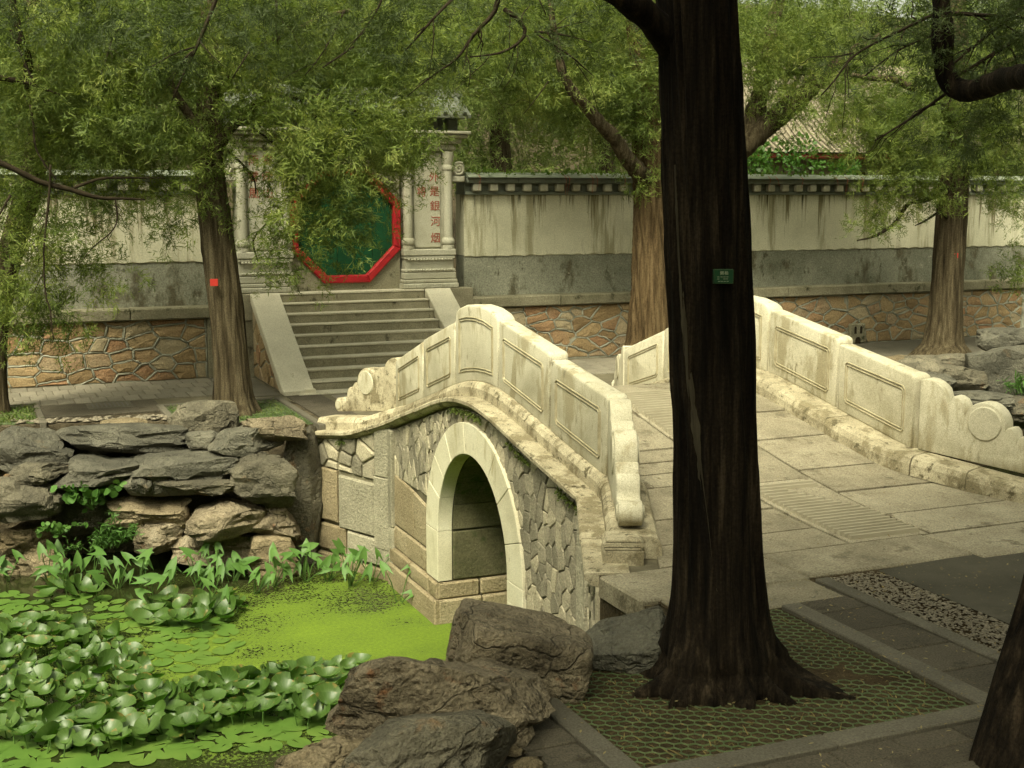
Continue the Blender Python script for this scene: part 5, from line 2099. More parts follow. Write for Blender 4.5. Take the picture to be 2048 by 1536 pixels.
# strip of bare weathered wood winding down the left side
tp_, tr2, ts_ = smooth_path(*pxpath([(1436, 1200, 186), (1432, 1000, 178), (1427, 800, 168), (1420, 600, 164), (1412, 400, 162), (1407, 300, 160)], T1Y), .04)
_hf = np.array([_fw[0], _fw[1], 0]) / np.linalg.norm(_fw[:2])
for si, line in enumerate(([(1349, 330, 4), (1352, 420, 8), (1358, 540, 10), (1364, 640, 13), (1372, 740, 16), (1382, 830, 18), (1394, 920, 16), (1404, 1000, 11), (1412, 1090, 3)],
                           [(1420, 1150, 6), (1428, 1180, 26), (1430, 1220, 24), (1424, 1280, 5)])):
    Psp, Rsp = pxpath(line, T1Y)
    Q, r_, s_ = smooth_path(Psp, Rsp, .02)
    jg = noise3(np.stack([s_ * 9, s_ * 0 + si, s_ * 0], 1), 5) * .35 + noise3(np.stack([s_ * 31, s_ * 0 + si, s_ * 0], 1), 6) * .3
    vv, qq = [], []
    for i, (p, rr) in enumerate(zip(Q, r_)):
        k = np.argmin(np.abs(tp_[:, 2] - p[2]))
        c, rad = tp_[k], tr2[k]
        off = np.clip(((p - c) @ _rt) / rad, -.97, .97)
        for j, da in enumerate(np.linspace(-1, 1, 7)):
            a_ = math.asin(off) + da * rr / rad * (1 + jg[i])
            lift = 1.005 + .05 * (1 - da * da) + .015 * math.sin(j * 2.5)
            vv.append(np.array([c[0], c[1], p[2]]) + _rt * math.sin(a_) * rad * lift - _hf * math.cos(a_) * rad * lift)
        if i:
            for j in range(6):
                qq.append(((i - 1) * 7 + j, i * 7 + j, i * 7 + j + 1, (i - 1) * 7 + j + 1))
    obj("bare_wood_strip", quadmesh("bare_wood_strip", vv, [q[::-1] for q in qq], True), m_pale, t1)
# first limb leaving to the left at the top edge, carrying the hanging twigs
branch([(1365, 120, 60), (1325, 40, 60), (1270, -10, 56), (1150, -70, 48), (1000, -110, 40, 7.0), (880, -120, 30, 7.8), (700, -130, 22, 8.6), (450, -130, 16, 9.2)], T1Y, t1, m_bark_n, "limb", 16)
z = lambda L_: [((x / 2.926) + 700, y / 2.926, w_ / 2.926) for x, y, w_ in L_]
tw = [z(q) for q in ([(860, -60, 40), (885, 10, 34), (880, 60, 30), (760, 150, 24), (690, 230, 20), (680, 320, 16), (560, 380, 14), (430, 480, 9), (330, 560, 5)],
                     [(900, 50, 30), (1000, 110, 28), (1080, 180, 26), (980, 260, 18), (880, 310, 14), (700, 330, 8)],
                     [(1080, 180, 16), (1290, 195, 10), (1430, 235, 6)], [(1100, 200, 14), (1180, 250, 13), (1300, 310, 11), (1440, 430, 6)],
                     [(1120, 190, 10), (1230, 150, 8), (1400, 110, 5)], [(600, -10, 20), (520, 60, 18), (420, 190, 14), (340, 280, 6)], [(190, -20, 14), (180, 60, 10), (60, 190, 8), (0, 280, 5)],
                     [(1200, 270, 9), (1270, 350, 8), (1270, 420, 5)], [(760, 150, 12), (800, 240, 8), (750, 280, 5)], [(940, 60, 8), (930, 180, 7), (940, 300, 4)],
                     [(680, 320, 8), (740, 400, 6), (700, 500, 4)], [(980, 260, 8), (1010, 380, 6), (900, 520, 4)], [(1160, 470, 8), (1110, 560, 7), (1020, 660, 4)], [(1100, -20, 10), (1150, 80, 6)])]
twigs(tw, 8.6, t1, 5, sub=5)
twigs([[(440, -20, 9), (412, 60, 8), (390, 100, 7), (360, 160, 5), (340, 205, 2)], [(395, 90, 4), (345, 100, 3), (300, 135, 2)], [(555, -10, 5), (556, 60, 4), (560, 85, 2)],
       [(690, 20, 4), (660, 90, 3), (610, 150, 2)], [(710, 90, 4), (650, 130, 3)], [(500, 100, 4), (470, 150, 2)]], 9.6, t1, 6, sub=4)
blc = [('w', 1.2, 2.9, 8.0, 2.2, 1.5, 1.3, 150), ('w', 5.2, 3.2, 8.2, 3.0, 1.8, 1.4, 190), ('w', 0.5, 1.5, 8.0, 3.5, 2.6, 1.4, 150), ('w', 5.0, 0.5, 8.4, 4.0, 2.6, 1.4, 140), ('w', -2.2, 3.0, 8.3, 2.0, 1.8, 1.2, 60)]
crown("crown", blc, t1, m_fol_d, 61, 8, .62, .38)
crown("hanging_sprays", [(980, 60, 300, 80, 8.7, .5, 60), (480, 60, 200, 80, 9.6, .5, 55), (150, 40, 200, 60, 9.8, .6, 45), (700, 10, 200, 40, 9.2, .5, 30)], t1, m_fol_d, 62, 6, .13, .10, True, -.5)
# green name plate on the foreground trunk
tg, p, U, N_ = tree_tag("small green name plate with pale lettering on the dark foreground trunk", 1447, 553, 6.075, .108, .078, m_sign_g, ang=.12)
qz = Matrix(((U[0], 0, N_[0]), (U[1], 0, N_[1]), (0, 1, 0))).to_quaternion()
for ch, du, dv, sz in (("侧", -.011, .018, .022), ("柏", .014, .018, .022)):
    q = p + U * du + np.array([0, 0, dv]) + N_ * .0055
    glyph(ch, q[0], q[2], sz, q[1], m_sign_l, tg, "character", qz)
for dv, us in ((-.002, (-.03, -.012, .004, .02)), (-.013, (-.03, .004, .018)), (-.026, (-.025, -.01, .006, .022))):
    for u_ in us:
        q = p + U * u_ + np.array([0, 0, dv]) + N_ * .004
        obj("line", mesh("line", *prism([(-.006, -.0012), (.006, -.0012), (.006, .0012), (-.006, .0012)], q, U, (0, 0, 1), N_, 0, .0015, .0003)), m_sign_l, tg)
for (a, b, c, d) in ((-.052, .052, .0355, .0375), (-.052, .052, -.0375, -.0355), (-.054, -.052, -.0375, .0375), (.052, .054, -.0375, .0375)):
    obj("border", mesh("border", *prism([(a, c), (b, c), (b, d), (a, d)], p, U, (0, 0, 1), N_, 0, .0055, .0003)), m_grid, tg)

# 2. dark trunk at the right edge with the crooked limb above
t2 = thing("cypress_tree", "dark leaning trunk cut off by the bottom right corner", "tree", (5.0, 4.6, NZ))
P, Rr = pxpath([(2020, 1620, 190), (2085, 1400, 186), (2145, 1200, 180), (2200, 950, 172), (2240, 500, 165), (2260, 100, 150), (2290, -500, 120), (2300, -1200, 60)], 4.75)
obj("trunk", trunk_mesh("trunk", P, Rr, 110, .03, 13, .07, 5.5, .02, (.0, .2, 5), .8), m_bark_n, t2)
branch([(2230, 60, 80), (2150, 110, 62, 5.2), (2060, 148, 48, 6.2), (1990, 168, 44, 6.8), (1930, 184, 42, 7.1), (1900, 176, 42, 7.2), (1889, 140, 42, 7.2), (1888, 60, 40, 7.2), (1880, -40, 34, 7.2), (1850, -200, 24, 7.2)], 4.75, t2, m_bark_n, "limb", 16, .5, .05)
twigs([[(2060, 60, 10), (1980, 110, 8), (1900, 160, 6)], [(1890, 20, 10), (1960, 30, 8), (2048, 35, 5)], [(2050, 10, 8), (1960, 80, 6), (1880, 150, 4)], [(1900, 180, 7), (1830, 230, 6), (1750, 280, 3)],
       [(1880, 20, 8), (1800, 60, 6), (1700, 110, 5), (1640, 190, 3)], [(1885, 60, 5), (1790, 100, 4), (1730, 150, 3)]], 7.3, t2, 7, sub=7)
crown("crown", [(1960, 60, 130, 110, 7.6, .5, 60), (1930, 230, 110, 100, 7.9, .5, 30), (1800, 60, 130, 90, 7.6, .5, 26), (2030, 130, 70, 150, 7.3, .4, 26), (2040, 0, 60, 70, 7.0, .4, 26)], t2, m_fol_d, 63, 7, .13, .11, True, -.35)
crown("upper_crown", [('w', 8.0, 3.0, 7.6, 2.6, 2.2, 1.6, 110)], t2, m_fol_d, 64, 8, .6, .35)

# 3. left trunk by the stairs
t3 = thing("cypress_tree", "tall cypress with bare brown trunk standing left of the stone stairs", "tree", (3.65, 19.2, 0))
P, Rr = pxpath([(470, 845, 92), (468, 800, 72), (462, 720, 68), (456, 640, 68), (447, 560, 70), (437, 500, 70), (427, 430, 66), (418, 350, 60), (416, 250, 54), (424, 120, 46), (420, -60, 40), (410, -500, 24)], 19.2)
obj("trunk", trunk_mesh("trunk", P, Rr, 100, .04, 17, .11, 5, .10, (.35, .25, 5), .8), m_bark, t3)
branch([(420, 330, 30), (450, 260, 24, 19.0), (520, 200, 18, 18.8), (620, 190, 12, 18.6), (740, 230, 7, 18.4)], 19.2, t3)
branch([(418, 300, 24), (380, 230, 20, 19.1), (330, 150, 14, 19), (250, 120, 8, 18.9)], 19.2, t3)
branch([(420, 200, 22), (480, 120, 18, 19.0), (580, 60, 12, 18.8), (700, 20, 8, 18.7)], 19.2, t3)
twigs([[(455, 300, 6), (490, 335, 5), (512, 360, 4), (510, 385, 2)], [(540, 440, 4), (500, 480, 4), (515, 520, 3)], [(500, 250, 5), (600, 330, 4), (680, 420, 2)], [(600, 200, 5), (690, 300, 4), (760, 380, 2)]], 18.9, t3, 8, sub=4)
crown("crown", [(620, 165, 180, 85, 19.0, 1.2, 110), (690, 270, 160, 80, 18.6, 1.0, 110), (640, 370, 90, 70, 18.5, .8, 48), (690, 455, 60, 40, 18.4, .4, 16), (570, 490, 55, 45, 18.5, .4, 15), (780, 380, 40, 40, 18.5, .3, 9),
                (800, 250, 45, 70, 18.6, .6, 26), (330, 180, 130, 110, 19.1, 1.0, 80), (420, 290, 45, 50, 18.7, .4, 16), (420, 60, 200, 90, 19.2, 1.4, 140), (600, 560, 50, 20, 18.5, .3, 5), (410, 400, 28, 40, 18.7, .2, 8),
                (680, 60, 150, 80, 19.2, 1.2, 110), (850, 130, 90, 60, 19.4, .6, 34)], t3, m_fol, 65, 9, .26, .22)
crown("upper_crown", [('w', 3.4, 19.6, 9.2, 2.0, 2.0, 1.2, 40)], t3, m_fol, 66, 8, .5, .3)
tree_tag("red numbered tag on the left trunk by the stairs", 428, 565, 18.84, .11, .10, m_sign_r)

# 4. tree behind the bridge, left of the foreground trunk
t4 = thing("cypress_tree", "brown furrowed cypress trunk behind the bridge, beside the dark foreground trunk", "tree", (12.0, 21.6, 0))
P, Rr = pxpath([(1300, 745, 112), (1300, 680, 92), (1302, 600, 84), (1304, 520, 80), (1306, 440, 78), (1306, 360, 76), (1302, 280, 72), (1296, 200, 66), (1286, 100, 58), (1270, -20, 48), (1260, -400, 30)], 21.6)
obj("trunk", trunk_mesh("trunk", P, Rr, 110, .04, 19, .13, 5, .35, (.3, .35, 5), .7), m_bark_r, t4)
branch([(1290, 360, 40), (1255, 315, 32, 21.0), (1215, 260, 27, 20.7), (1160, 205, 24, 20.5), (1125, 150, 18, 20.3), (1110, 60, 14, 20.2), (1095, -40, 10, 20.2)], 21.4, t4, m_bark)
branch([(1330, 470, 50), (1400, 380, 48), (1480, 300, 46), (1515, 230, 40), (1530, 130, 32), (1552, 30, 26), (1580, -80, 20)], 21.8, t4, m_bark)
branch([(1480, 300, 44), (1530, 250, 46, 21.6), (1580, 215, 44, 21.5), (1640, 160, 30, 21.4), (1680, 120, 22, 21.3), (1760, 70, 12, 21.2)], 21.7, t4, m_bark)
branch([(1540, 150, 14), (1600, 140, 12), (1660, 150, 9), (1720, 140, 5)], 21.6, t4, m_bark)
crown("crown", [(1180, 90, 180, 110, 21.6, 1.4, 190), (1230, 220, 90, 70, 21.4, .7, 50), (1010, 70, 150, 90, 21.8, 1.2, 120), (1280, 180, 50, 120, 21.2, .4, 45), (1560, 90, 120, 90, 21.6, 1.2, 100), (1640, 60, 120, 90, 21.6, 1.2, 90),
                (1290, 345, 26, 40, 21.1, .2, 8), (1100, 190, 110, 60, 21.7, .7, 50), (1280, 20, 90, 80, 21.4, .8, 60), (1620, 160, 90, 50, 21.4, .6, 40), (1500, 150, 60, 90, 21.6, .6, 36), (1720, 200, 70, 60, 21.0, .6, 34), (1610, 230, 50, 40, 21.0, .5, 8), (1800, 260, 60, 50, 21.0, .6, 20), (900, 150, 70, 50, 21.6, .5, 22)], t4, m_fol, 67, 7, .28, .22)
crown("upper_crown", [('w', 12.5, 22, 9.2, 2.0, 2.0, 1.2, 40)], t4, m_fol, 68, 8, .5, .3)

# 5. right trunk by the far wall
t5 = thing("cypress_tree", "cypress trunk with red tag standing before the wall at right", "tree", (18.3, 20.5, 0))
P, Rr = pxpath([(1885, 722, 100), (1887, 690, 70), (1890, 620, 64), (1896, 540, 60), (1902, 450, 58), (1908, 360, 55), (1915, 280, 50), (1918, 180, 44), (1915, 60, 38), (1910, -100, 32), (1900, -500, 20)], 20.5)
obj("trunk", trunk_mesh("trunk", P, Rr, 100, .04, 23, .11, 5, .08, (.45, .25, 4), .8), m_bark, t5)
branch([(1905, 380, 12), (1860, 395, 9, 20.3), (1812, 410, 8, 20.1), (1790, 450, 7, 20), (1760, 470, 6, 20), (1715, 481, 3, 20)], 20.4, t5, m_twig)
branch([(1900, 440, 8), (1880, 420, 6, 20.2), (1845, 445, 4, 20.1), (1830, 452, 2, 20)], 20.4, t5, m_twig)
branch([(1915, 360, 14), (1945, 330, 10), (1960, 300, 7)], 20.4, t5, m_bark)
branch([(1915, 240, 26), (1860, 190, 20, 20.2), (1790, 160, 14, 20), (1700, 150, 8, 19.9)], 20.4, t5, m_bark)
branch([(1916, 200, 24), (1980, 140, 18, 20.4), (2060, 110, 12, 20.3)], 20.5, t5, m_bark)
crown("crown", [(1880, 260, 130, 90, 20.2, 1.0, 110), (1780, 300, 90, 70, 20.1, .8, 50), (2000, 280, 90, 110, 20.3, .9, 70), (1850, 360, 70, 50, 20.0, .5, 26), (1950, 160, 150, 110, 20.4, 1.2, 110), (1760, 430, 45, 30, 20, .3, 11),
                (1800, 390, 50, 30, 20.0, .3, 10), (1700, 200, 70, 60, 20.1, .5, 22), (2030, 400, 30, 50, 20.3, .4, 14), (2035, 540, 18, 45, 20.2, .3, 10), (1740, 250, 60, 40, 20, .5, 14)], t5, m_fol, 69, 10, .25, .22)
crown("upper_crown", [('w', 18.5, 21, 9.2, 2.0, 2.0, 1.2, 40)], t5, m_fol, 70, 8, .5, .3)
tree_tag("red tag on the right trunk before the wall", 1911, 511, 20.20, .105, .095, m_sign_r)

# 6. leaning tree at the left edge
t6 = thing("cypress_tree", "leaning cypress trunk at the left edge with drooping green sprays", "tree", (.4, 20.6, 0))
P, Rr = pxpath([(-4, 850, 56), (-8, 800, 46), (-14, 720, 44), (-10, 640, 46), (2, 570, 50), (26, 480, 52), (54, 400, 52), (74, 320, 46), (84, 230, 42), (80, 120, 36), (60, -30, 30), (30, -400, 18)], 20.6)
obj("trunk", trunk_mesh("trunk", P, Rr, 90, .04, 29, .10, 5, .08, (.3, .25, 4), .8), m_bark, t6)
branch([(70, 250, 24), (60, 180, 20, 19.2), (48, 100, 18, 18.8), (25, 20, 16, 18.7), (10, -60, 14, 18.6)], 20.0, t6, m_twig)
branch([(-60, 300, 14), (0, 322, 12), (60, 350, 12), (110, 375, 11), (150, 385, 10), (210, 397, 8), (290, 400, 3)], 18.75, t6, m_twig)
branch([(-40, 150, 12), (20, 155, 12), (60, 165, 8), (125, 190, 4)], 18.75, t6, m_twig)
branch([(148, 376, 6), (200, 354, 6), (260, 354, 4), (330, 357, 2)], 18.75, t6, m_twig)
twigs([[(100, 330, 5), (95, 420, 5), (85, 500, 4), (95, 600, 3), (110, 680, 2)], [(60, 210, 6), (70, 300, 4), (110, 360, 3)], [(230, 400, 4), (235, 450, 3), (180, 500, 2)], [(20, 60, 6), (60, 150, 5), (90, 210, 4)],
       [(290, 0, 4), (230, 60, 4), (200, 150, 2)], [(20, 390, 5), (-10, 440, 4)]], 18.7, t6, 9, sub=5)
crown("crown", [(70, 440, 90, 50, 19.6, .6, 28), (50, 560, 70, 70, 19.5, .5, 26), (110, 640, 30, 45, 19.4, .3, 11), (200, 530, 40, 45, 19.5, .3, 10), (250, 430, 60, 40, 19.6, .4, 12), (120, 230, 150, 80, 19.8, 1.0, 80),
                (60, 110, 150, 110, 19.8, 1.2, 100), (200, 320, 100, 40, 19.7, .6, 24), (300, 320, 70, 40, 19.7, .5, 12), (230, 70, 110, 80, 19.9, 1.0, 80), (20, 640, 30, 50, 19.5, .3, 8), (340, 440, 30, 30, 19.6, .3, 4), (15, 370, 50, 60, 19.7, .5, 14)],
      t6, m_fol, 71, 11, .25, .22, False, -.3)
crown("upper_crown", [('w', .0, 20.8, 9.2, 2.0, 2.0, 1.2, 40)], t6, m_fol, 72, 8, .5, .3)

# 7. trees behind the wall
bgs = [(-20, 27.5, "leafy cypress behind the wall at the far left"), (260, 29, "leafy cypress behind the wall left of the gate"), (520, 31, "leafy cypress rising just behind the gate roof"), (760, 28.5, "leafy cypress behind the gate's right shoulder"),
       (1000, 27.0, "bushy bright cypress behind the wall right of the gate"), (1210, 30, "leafy cypress behind the brown furrowed trunk"), (1460, 40, "tall cypress beyond the tiled building roof, left side"), (1800, 41, "tall cypress beyond the tiled building roof, right side"),
       (1990, 28.5, "leafy cypress behind the wall at the far right")]
for i, (px, Y_, lb) in enumerate(bgs):
    b = atY(px, 500, Y_)
    tb = thing("cypress_tree", lb, "tree", (b[0], Y_, 0), "trees behind the wall")
    k = kdist(atY(px, 300, Y_)) / 30
    obj("trunk", trunk_mesh("trunk", [(b[0], Y_, -.1), (b[0] + .1, Y_, 3), (b[0], Y_ + .2, 6), (b[0] + .1, Y_, 9)], [.28, .24, .19, .08], 36, .15, 40 + i, .06, 5, .1, (.3, .3, 4), .8), m_bark, tb)
    H = 230 / k
    if Y_ < 35:
        bl = [(px, 270, 150 / k, 90, Y_, 1.2, 100), (px - 40, 120, 160 / k, 110, Y_, 1.6, 120), (px + 50, 30, 160 / k, 110, Y_, 1.6, 110), (px, -90, 150 / k, 80, Y_, 1.4, 60)]
    else:
        bl = [(px, 150, 220, 120, Y_, 1.6, 170), (px + 30, 0, 220, 110, Y_, 1.6, 150)]
    crown("crown", bl, tb, m_fol_b, 80 + i, 6, .40 * k ** .5, .32, False, -.1)
# wooded hillside far behind
hs = MB()
hill = crown("wooded_hillside", [(x, y, 170, 120, 52, 3, 40) for x in range(-100, 2200, 260) for y in (60, 220)], None, m_fol_b, 99, 6, 1.1, .8)
hill["kind"] = "stuff"

# ------------------------------------------------------------------ shrubs and creepers
def leafy(name, label, cat, pts_fn, n, lmin, lmax, m_, seed, up=.3, loc=(0, 0, 0), wf=.28, parent=None, group=None):
    r = np.random.default_rng(seed)
    V, Q = [], []
    for k in range(n):
        p, d = pts_fn(r)
        d = np.array(d) + r.normal(size=3) * .6 + np.array([0, 0, up])
        d /= np.linalg.norm(d)
        s = np.cross(d, r.normal(size=3))
        s /= np.linalg.norm(s)
        nn = np.cross(s, d)
        l = r.uniform(lmin, lmax)
        b = len(V)
        V += [p, p + d * l * .35 + s * l * wf + nn * l * .06, p + d * l * .75 + s * l * wf * .75, p + d * l, p + d * l * .75 - s * l * wf * .75, p + d * l * .35 - s * l * wf + nn * l * .06]
        Q.append((b, b + 1, b + 2, b + 3, b + 4, b + 5))
    V = np.array(V)
    return obj(name, quadmesh(name, V, Q), m_, parent)


def shrub(label, blobs, n, lmin, lmax, seed, m_=None, group=None):
    px, py, Y_ = blobs[0][0], blobs[0][1], blobs[0][4]
    c = atY(px, py, Y_)
    t_ = thing("leafy_shrub", label, "shrub", (c[0], Y_, 0), group)

    def fn(r):
        b = blobs[r.integers(0, len(blobs))]
        a, ra = r.uniform(0, 6.28), math.sqrt(r.uniform(0, 1))
        p = atY(b[0] + b[2] * ra * math.cos(a), b[1] + b[3] * ra * math.sin(a), b[4] + r.uniform(-b[5], b[5]))
        return p, (math.cos(a) * .5, -.3, -math.sin(a) * .5)
    leafy("foliage", "", "", fn, n, lmin, lmax, m_ or m_shrub, seed, .2, parent=t_)
    mb = MB()
    r = np.random.default_rng(seed)
    for k in range(7):
        b = blobs[k % len(blobs)]
        p = atY(b[0] + r.uniform(-.6, .6) * b[2], b[1] - b[3] * .3, b[4])
        mb.add(*tube([(c[0] + r.uniform(-.1, .1), Y_, 0), (p * .5 + np.array([c[0], Y_, 1]) * .5), p], [.03, .02, .006], 5))
    mb.build("stems", m_twig, t_)
    return t_


shrub("bright green broad-leaved shrub overtopping the right wall beside the dark trunk", [(1550, 315, 60, 40, 24.7, .4), (1610, 312, 50, 42, 24.8, .4), (1690, 338, 30, 16, 24.7, .3), (1515, 325, 30, 30, 24.6, .3)], 900, .07, .15, 5)


def creeper(label, x0, x1, n, seed):
    t_ = thing("creeper", label, "plant", ((x0 + x1) / 2, 23.4, 3.6))
    def fn(r):
        x = x0 + (x1 - x0) * r.beta(1, 1)
        y = r.uniform(23.06, 23.5)
        return np.array([x, y, 3.56 + .07 * r.random() + .11 * max(0, math.sin(x * 2.9)) * r.random() ** 2]), (0, -.2, .3)
    leafy("leaves", "", "", fn, n, .03, .085, m_creeper, seed, .5, parent=t_)
    mb = MB()
    r = np.random.default_rng(seed)
    for k in range(7):
        x = r.uniform(x0, x1)
        l = r.uniform(.08, .34)
        mb.add(*tube([(x, 23.10, 3.58), (x + .02, 23.03, 3.52), (x + r.uniform(-.04, .08), 23.03, 3.52 - l)], [.008, .007, .003], 4))
    mb.build("hanging_shoots", m_redpaint, t_)


creeper("low creeper with reddish hanging shoots on the coping right of the gate", 8.95, 12.6, 650, 15)
creeper("sparse creeper along the coping right of the dark foreground trunk", 14.3, 18.0, 260, 16)

# plants growing from the far rocks
def rock_plant(label, px, py, Y_, spread, n, lmin, lmax, seed, wf, h):
    c = atY(px, py, Y_)
    t_ = thing("rock_plant", label, "plant", c)
    r = np.random.default_rng(seed)
    tips = []
    mb = MB()
    for k in range(6):
        d = np.array([r.uniform(-1, 1) * spread, -r.uniform(.1, .5) * spread, h * r.uniform(.4, 1)])
        pts = [c + d * t + np.array([0, 0, .08 * math.sin(t * 3)]) for t in (0, .35, .7, 1)]
        mb.add(*tube(pts, [.008, .007, .005, .003], 4))
        tips.append(pts)
    mb.build("stems", m_stem, t_)
    def fn(rr):
        s_ = tips[rr.integers(0, 6)]
        t = rr.uniform(.25, 1) * 3
        i = min(2, int(t))
        return s_[i] * (1 - t + i) + s_[i + 1] * (t - i) + rr.normal(size=3) * .03, (rr.normal() * .7, -.5, rr.normal() * .4)
    leafy("leaves", "", "", fn, n, lmin, lmax, m_arrow, seed, .0, wf=wf, parent=t_)


rock_plant("broad-leaved plant growing from the recess of the far rocks", 185, 1020, 17.9, .45, 70, .08, .15, 31, .42, .38)
rock_plant("low round-leaved plant at the left of the far rocks", 115, 1075, 17.9, .4, 60, .05, .1, 32, .45, .2)
rock_plant("feathery green herb hanging on the far rocks", 235, 1095, 17.6, .42, 420, .05, .10, 33, .10, .55)
rock_plant("feathery green tuft left of the hanging herb", 180, 1105, 17.75, .32, 260, .04, .08, 34, .12, .2)
rock_plant("grass tuft at the water edge behind the right parapet", 2032, 790, 17.4, .4, 200, .1, .25, 35, .06, .3)

# ------------------------------------------------------------------ water plants
def leaf_mesh(name, seed, cup, notch_a, wav, m_):
    r = np.random.default_rng(seed)
    rings, seg = [.0, .35, .7, 1.0], 18
    V, Fc = [(0, 0, 0)], []
    for q in rings[1:]:
        for k in range(seg):
            a = R(notch_a) + (2 * math.pi - 2 * R(notch_a)) * k / (seg - 1)
            rad = q * (1 + .05 * math.sin(a * 2 + seed))
            zz = cup * q * q * (.7 + .5 * abs(math.sin(a * .5 + seed * .3))) + wav * q * q * math.sin(a * 2 + seed) + wav * .4 * q ** 3 * math.sin(a * 5 + seed)
            V.append((rad * math.cos(a), rad * math.sin(a), zz))
    for k in range(seg - 1):
        Fc.append((0, 1 + k, 2 + k))
        for j in range(2):
            a = 1 + j * seg + k
            Fc.append((a, a + seg, a + seg + 1, a + 1))
    me = mesh(name, V, Fc, True)
    me.materials.append(m_)
    return me


LEAF = [leaf_mesh("leaf", k, .30 + .12 * (k % 3), 14, .08, m_lily) for k in range(6)]
PAD = [leaf_mesh("pad", 20 + k, .01, 8, .012, m_pad) for k in range(4)]


def inpoly(x, y, P):
    c = False
    for i in range(len(P)):
        (x1, y1), (x2, y2) = P[i], P[i - 1]
        if (y1 > y) != (y2 > y) and x < (x2 - x1) * (y - y1) / (y2 - y1) + x1:
            c = not c
    return c


def lilies(label, poly, n, seed, dmin=.15, smin=.055, smax=.16, hmax=.16, pads=False, name="water_lily"):
    r = np.random.default_rng(seed)
    xs_, ys_ = [p[0] for p in poly], [p[1] for p in poly]
    c = atZ(sum(xs_) / len(xs_), sum(ys_) / len(ys_), WZ)
    t_ = thing(name, label, "water plant", c)
    pts, tries = [], 0
    stems = MB()
    while len(pts) < n and tries < 6000:
        tries += 1
        px, py = r.uniform(min(xs_), max(xs_)), r.uniform(min(ys_), max(ys_))
        if not inpoly(px, py, poly):
            continue
        h = r.uniform(.03, hmax) if not pads else .006 + .010 * r.random()
        p = atZ(px, py, WZ + h)
        if any(np.linalg.norm(p[:2] - q[:2]) < dmin for q in pts):
            continue
        pts.append(p)
        s = r.uniform(smin, smax)
        az = r.uniform(0, 2 * math.pi)
        if pads:
            rot = Matrix.Rotation(az, 3, 'Z') @ Matrix.Rotation(r.normal() * .03, 3, 'X')
        else:
            tilt = r.uniform(.02, 1.0) ** 1.5
            ta = r.normal() * 1.5 - math.pi / 2 - .4        # mostly facing the open light towards the viewer
            rot = Matrix.Rotation(ta, 3, 'Z') @ Matrix.Rotation(tilt, 3, 'Y') @ Matrix.Rotation(az, 3, 'Z')
        obj("leaf", (PAD if pads else LEAF)[r.integers(0, 4 if pads else 6)], None, t_, loc=tuple(p), rot=rot.to_quaternion(), scale=(s, s * r.uniform(.8, 1), s))
        if not pads:
            stems.add(*tube([p, (p[0] + r.uniform(-.05, .05), p[1] + r.uniform(-.05, .05), WZ - .05)], .006, 4))
    if not pads:
        stems.build("stems", m_stem, t_, kind="stuff")
    return t_


lilies("large raft of cupped glossy lily leaves at the lower left", [(-20, 1245), (120, 1235), (230, 1262), (290, 1330), (330, 1400), (290, 1470), (120, 1490), (-20, 1465)], 230, 1, .125)
lilies("band of cupped lily leaves in front of the duckweed, reaching the large boulder", [(320, 1375), (470, 1350), (600, 1335), (720, 1325), (720, 1400), (620, 1432), (500, 1425), (400, 1450), (300, 1465)], 115, 2, .125)
lilies("small clump of lily leaves in the middle of the pond", [(262, 1225), (330, 1195), (470, 1190), (490, 1220), (430, 1245), (300, 1245)], 26, 3, .17, .11, .17)
lilies("small clump of lily leaves near the far left rocks", [(70, 1185), (100, 1160), (195, 1165), (200, 1185), (130, 1200)], 9, 4, .17, .12, .17)
lilies("sheet of flat floating pads along the bottom left", [(-20, 1430), (300, 1440), (620, 1425), (690, 1450), (640, 1490), (420, 1510), (120, 1536), (-20, 1545)], 150, 5, .17, .10, .17, pads=True)
lilies("scattered flat pads among the duckweed in mid pond", [(230, 1250), (440, 1235), (480, 1290), (380, 1340), (270, 1320)], 34, 6, .2, .10, .16, pads=True)
lilies("loose flat pads near the far left rocks", [(-20, 1180), (230, 1195), (260, 1235), (-20, 1240)], 40, 7, .2, .10, .15, pads=True)

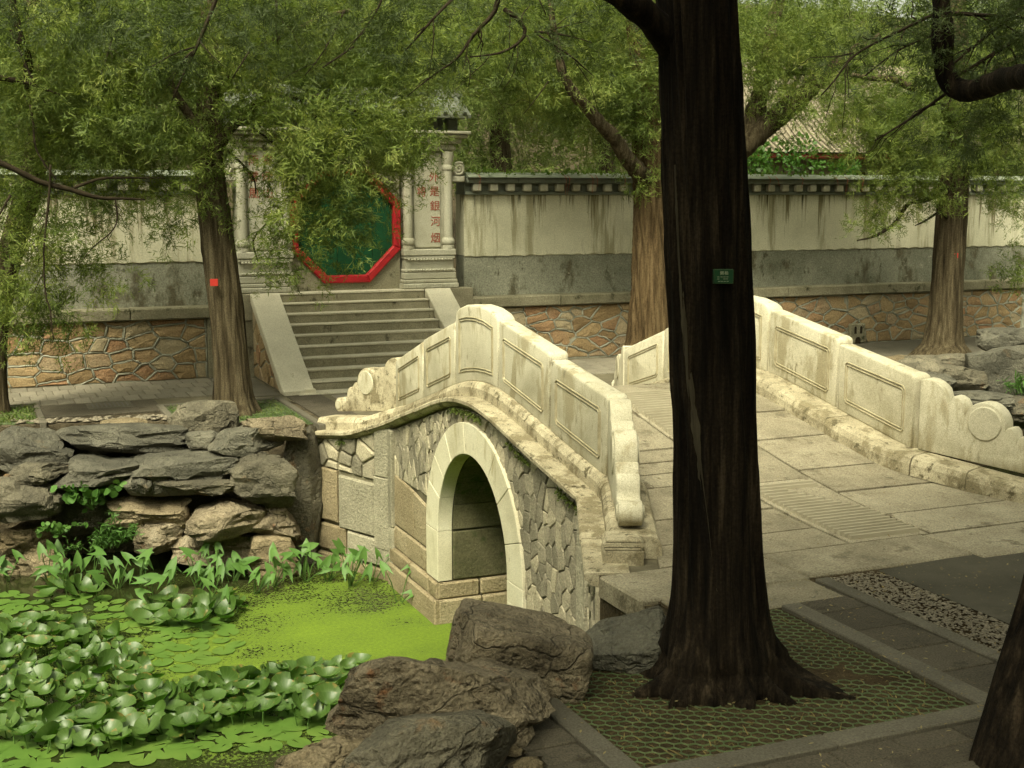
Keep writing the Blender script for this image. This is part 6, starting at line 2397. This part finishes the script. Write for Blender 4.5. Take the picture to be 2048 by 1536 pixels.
AV = [(0, 1.0, -.05), (.25, .50, .07), (.33, .10, .09), (.36, -.62, .0), (.12, -.08, .03), (0, 0, 0), (-.12, -.08, .03), (-.36, -.62, .0), (-.33, .10, .09), (-.25, .50, .07)]
ARW = mesh("leaf", AV, [(5, 4, 3, 2), (5, 2, 1, 0), (5, 0, 9, 8), (5, 8, 7, 6)], True)
ARW.materials.append(m_arrow)
arrows = [(15, 1150, 3, "beside the pale boulder at the left edge"), (95, 1150, 5, "in front of the smooth pale boulder"), (140, 1165, 5, "just right of the smooth pale boulder"), (185, 1155, 4, "below the feathery tuft"), (235, 1165, 5, "below the feathery herb"),
          (275, 1155, 5, "right of the feathery herb"), (345, 1170, 3, "standing alone before the dark gap in the rocks"), (395, 1165, 7, "tallest, before the low brown rock"), (430, 1150, 7, "thick, before the layered rusty rock"), (465, 1150, 5, "left of the pale tapering rock"),
          (510, 1175, 4, "just in front of the pale tapering rock"), (550, 1160, 5, "at the right foot of the pale tapering rock"), (610, 1150, 7, "in the corner beside the bridge wing"), (655, 1150, 7, "below the blocks of the bridge wing"), (700, 1160, 7, "tallest by the bridge wing"),
          (745, 1150, 3, "at the corner stone of the bridge wing"), (800, 1192, 2, "last one, against the base of the arch"), (310, 1200, 3, "rising from the small lily clump"), (420, 1210, 3, "leaning over the middle lily clump")]
for i, (px, py, n, lb) in enumerate(arrows):
    r = np.random.default_rng(500 + i)
    c = atZ(px, py + 12, WZ)
    t_ = thing("arrowhead_plant", "arrowhead plant with spear leaves, " + lb, "water plant", c, "arrowhead plants along the far bank")
    for k in range(n + 1):
        h = r.uniform(.12, .46) * (1.15 if "tallest" in lb else 1)
        tip = c + np.array([r.uniform(-.22, .22), r.uniform(-.2, .1), h])
        obj("stem", mesh("stem", *tube([c + np.array([r.uniform(-.04, .04), 0, -.05]), (c * .4 + tip * .6), tip], [.008, .007, .005], 5)), m_stem, t_)
        s = r.uniform(.13, .20)
        rot = Matrix.Rotation(r.uniform(-1.0, .6), 3, 'Z') @ Matrix.Rotation(r.uniform(.55, 1.3), 3, 'X') @ Matrix.Rotation(r.normal() * .8, 3, 'Z')
        obj("leaf", ARW, None, t_, loc=tuple(tip), rot=rot.to_quaternion(), scale=(s, s, s))
bpy.data.objects.remove(tco)
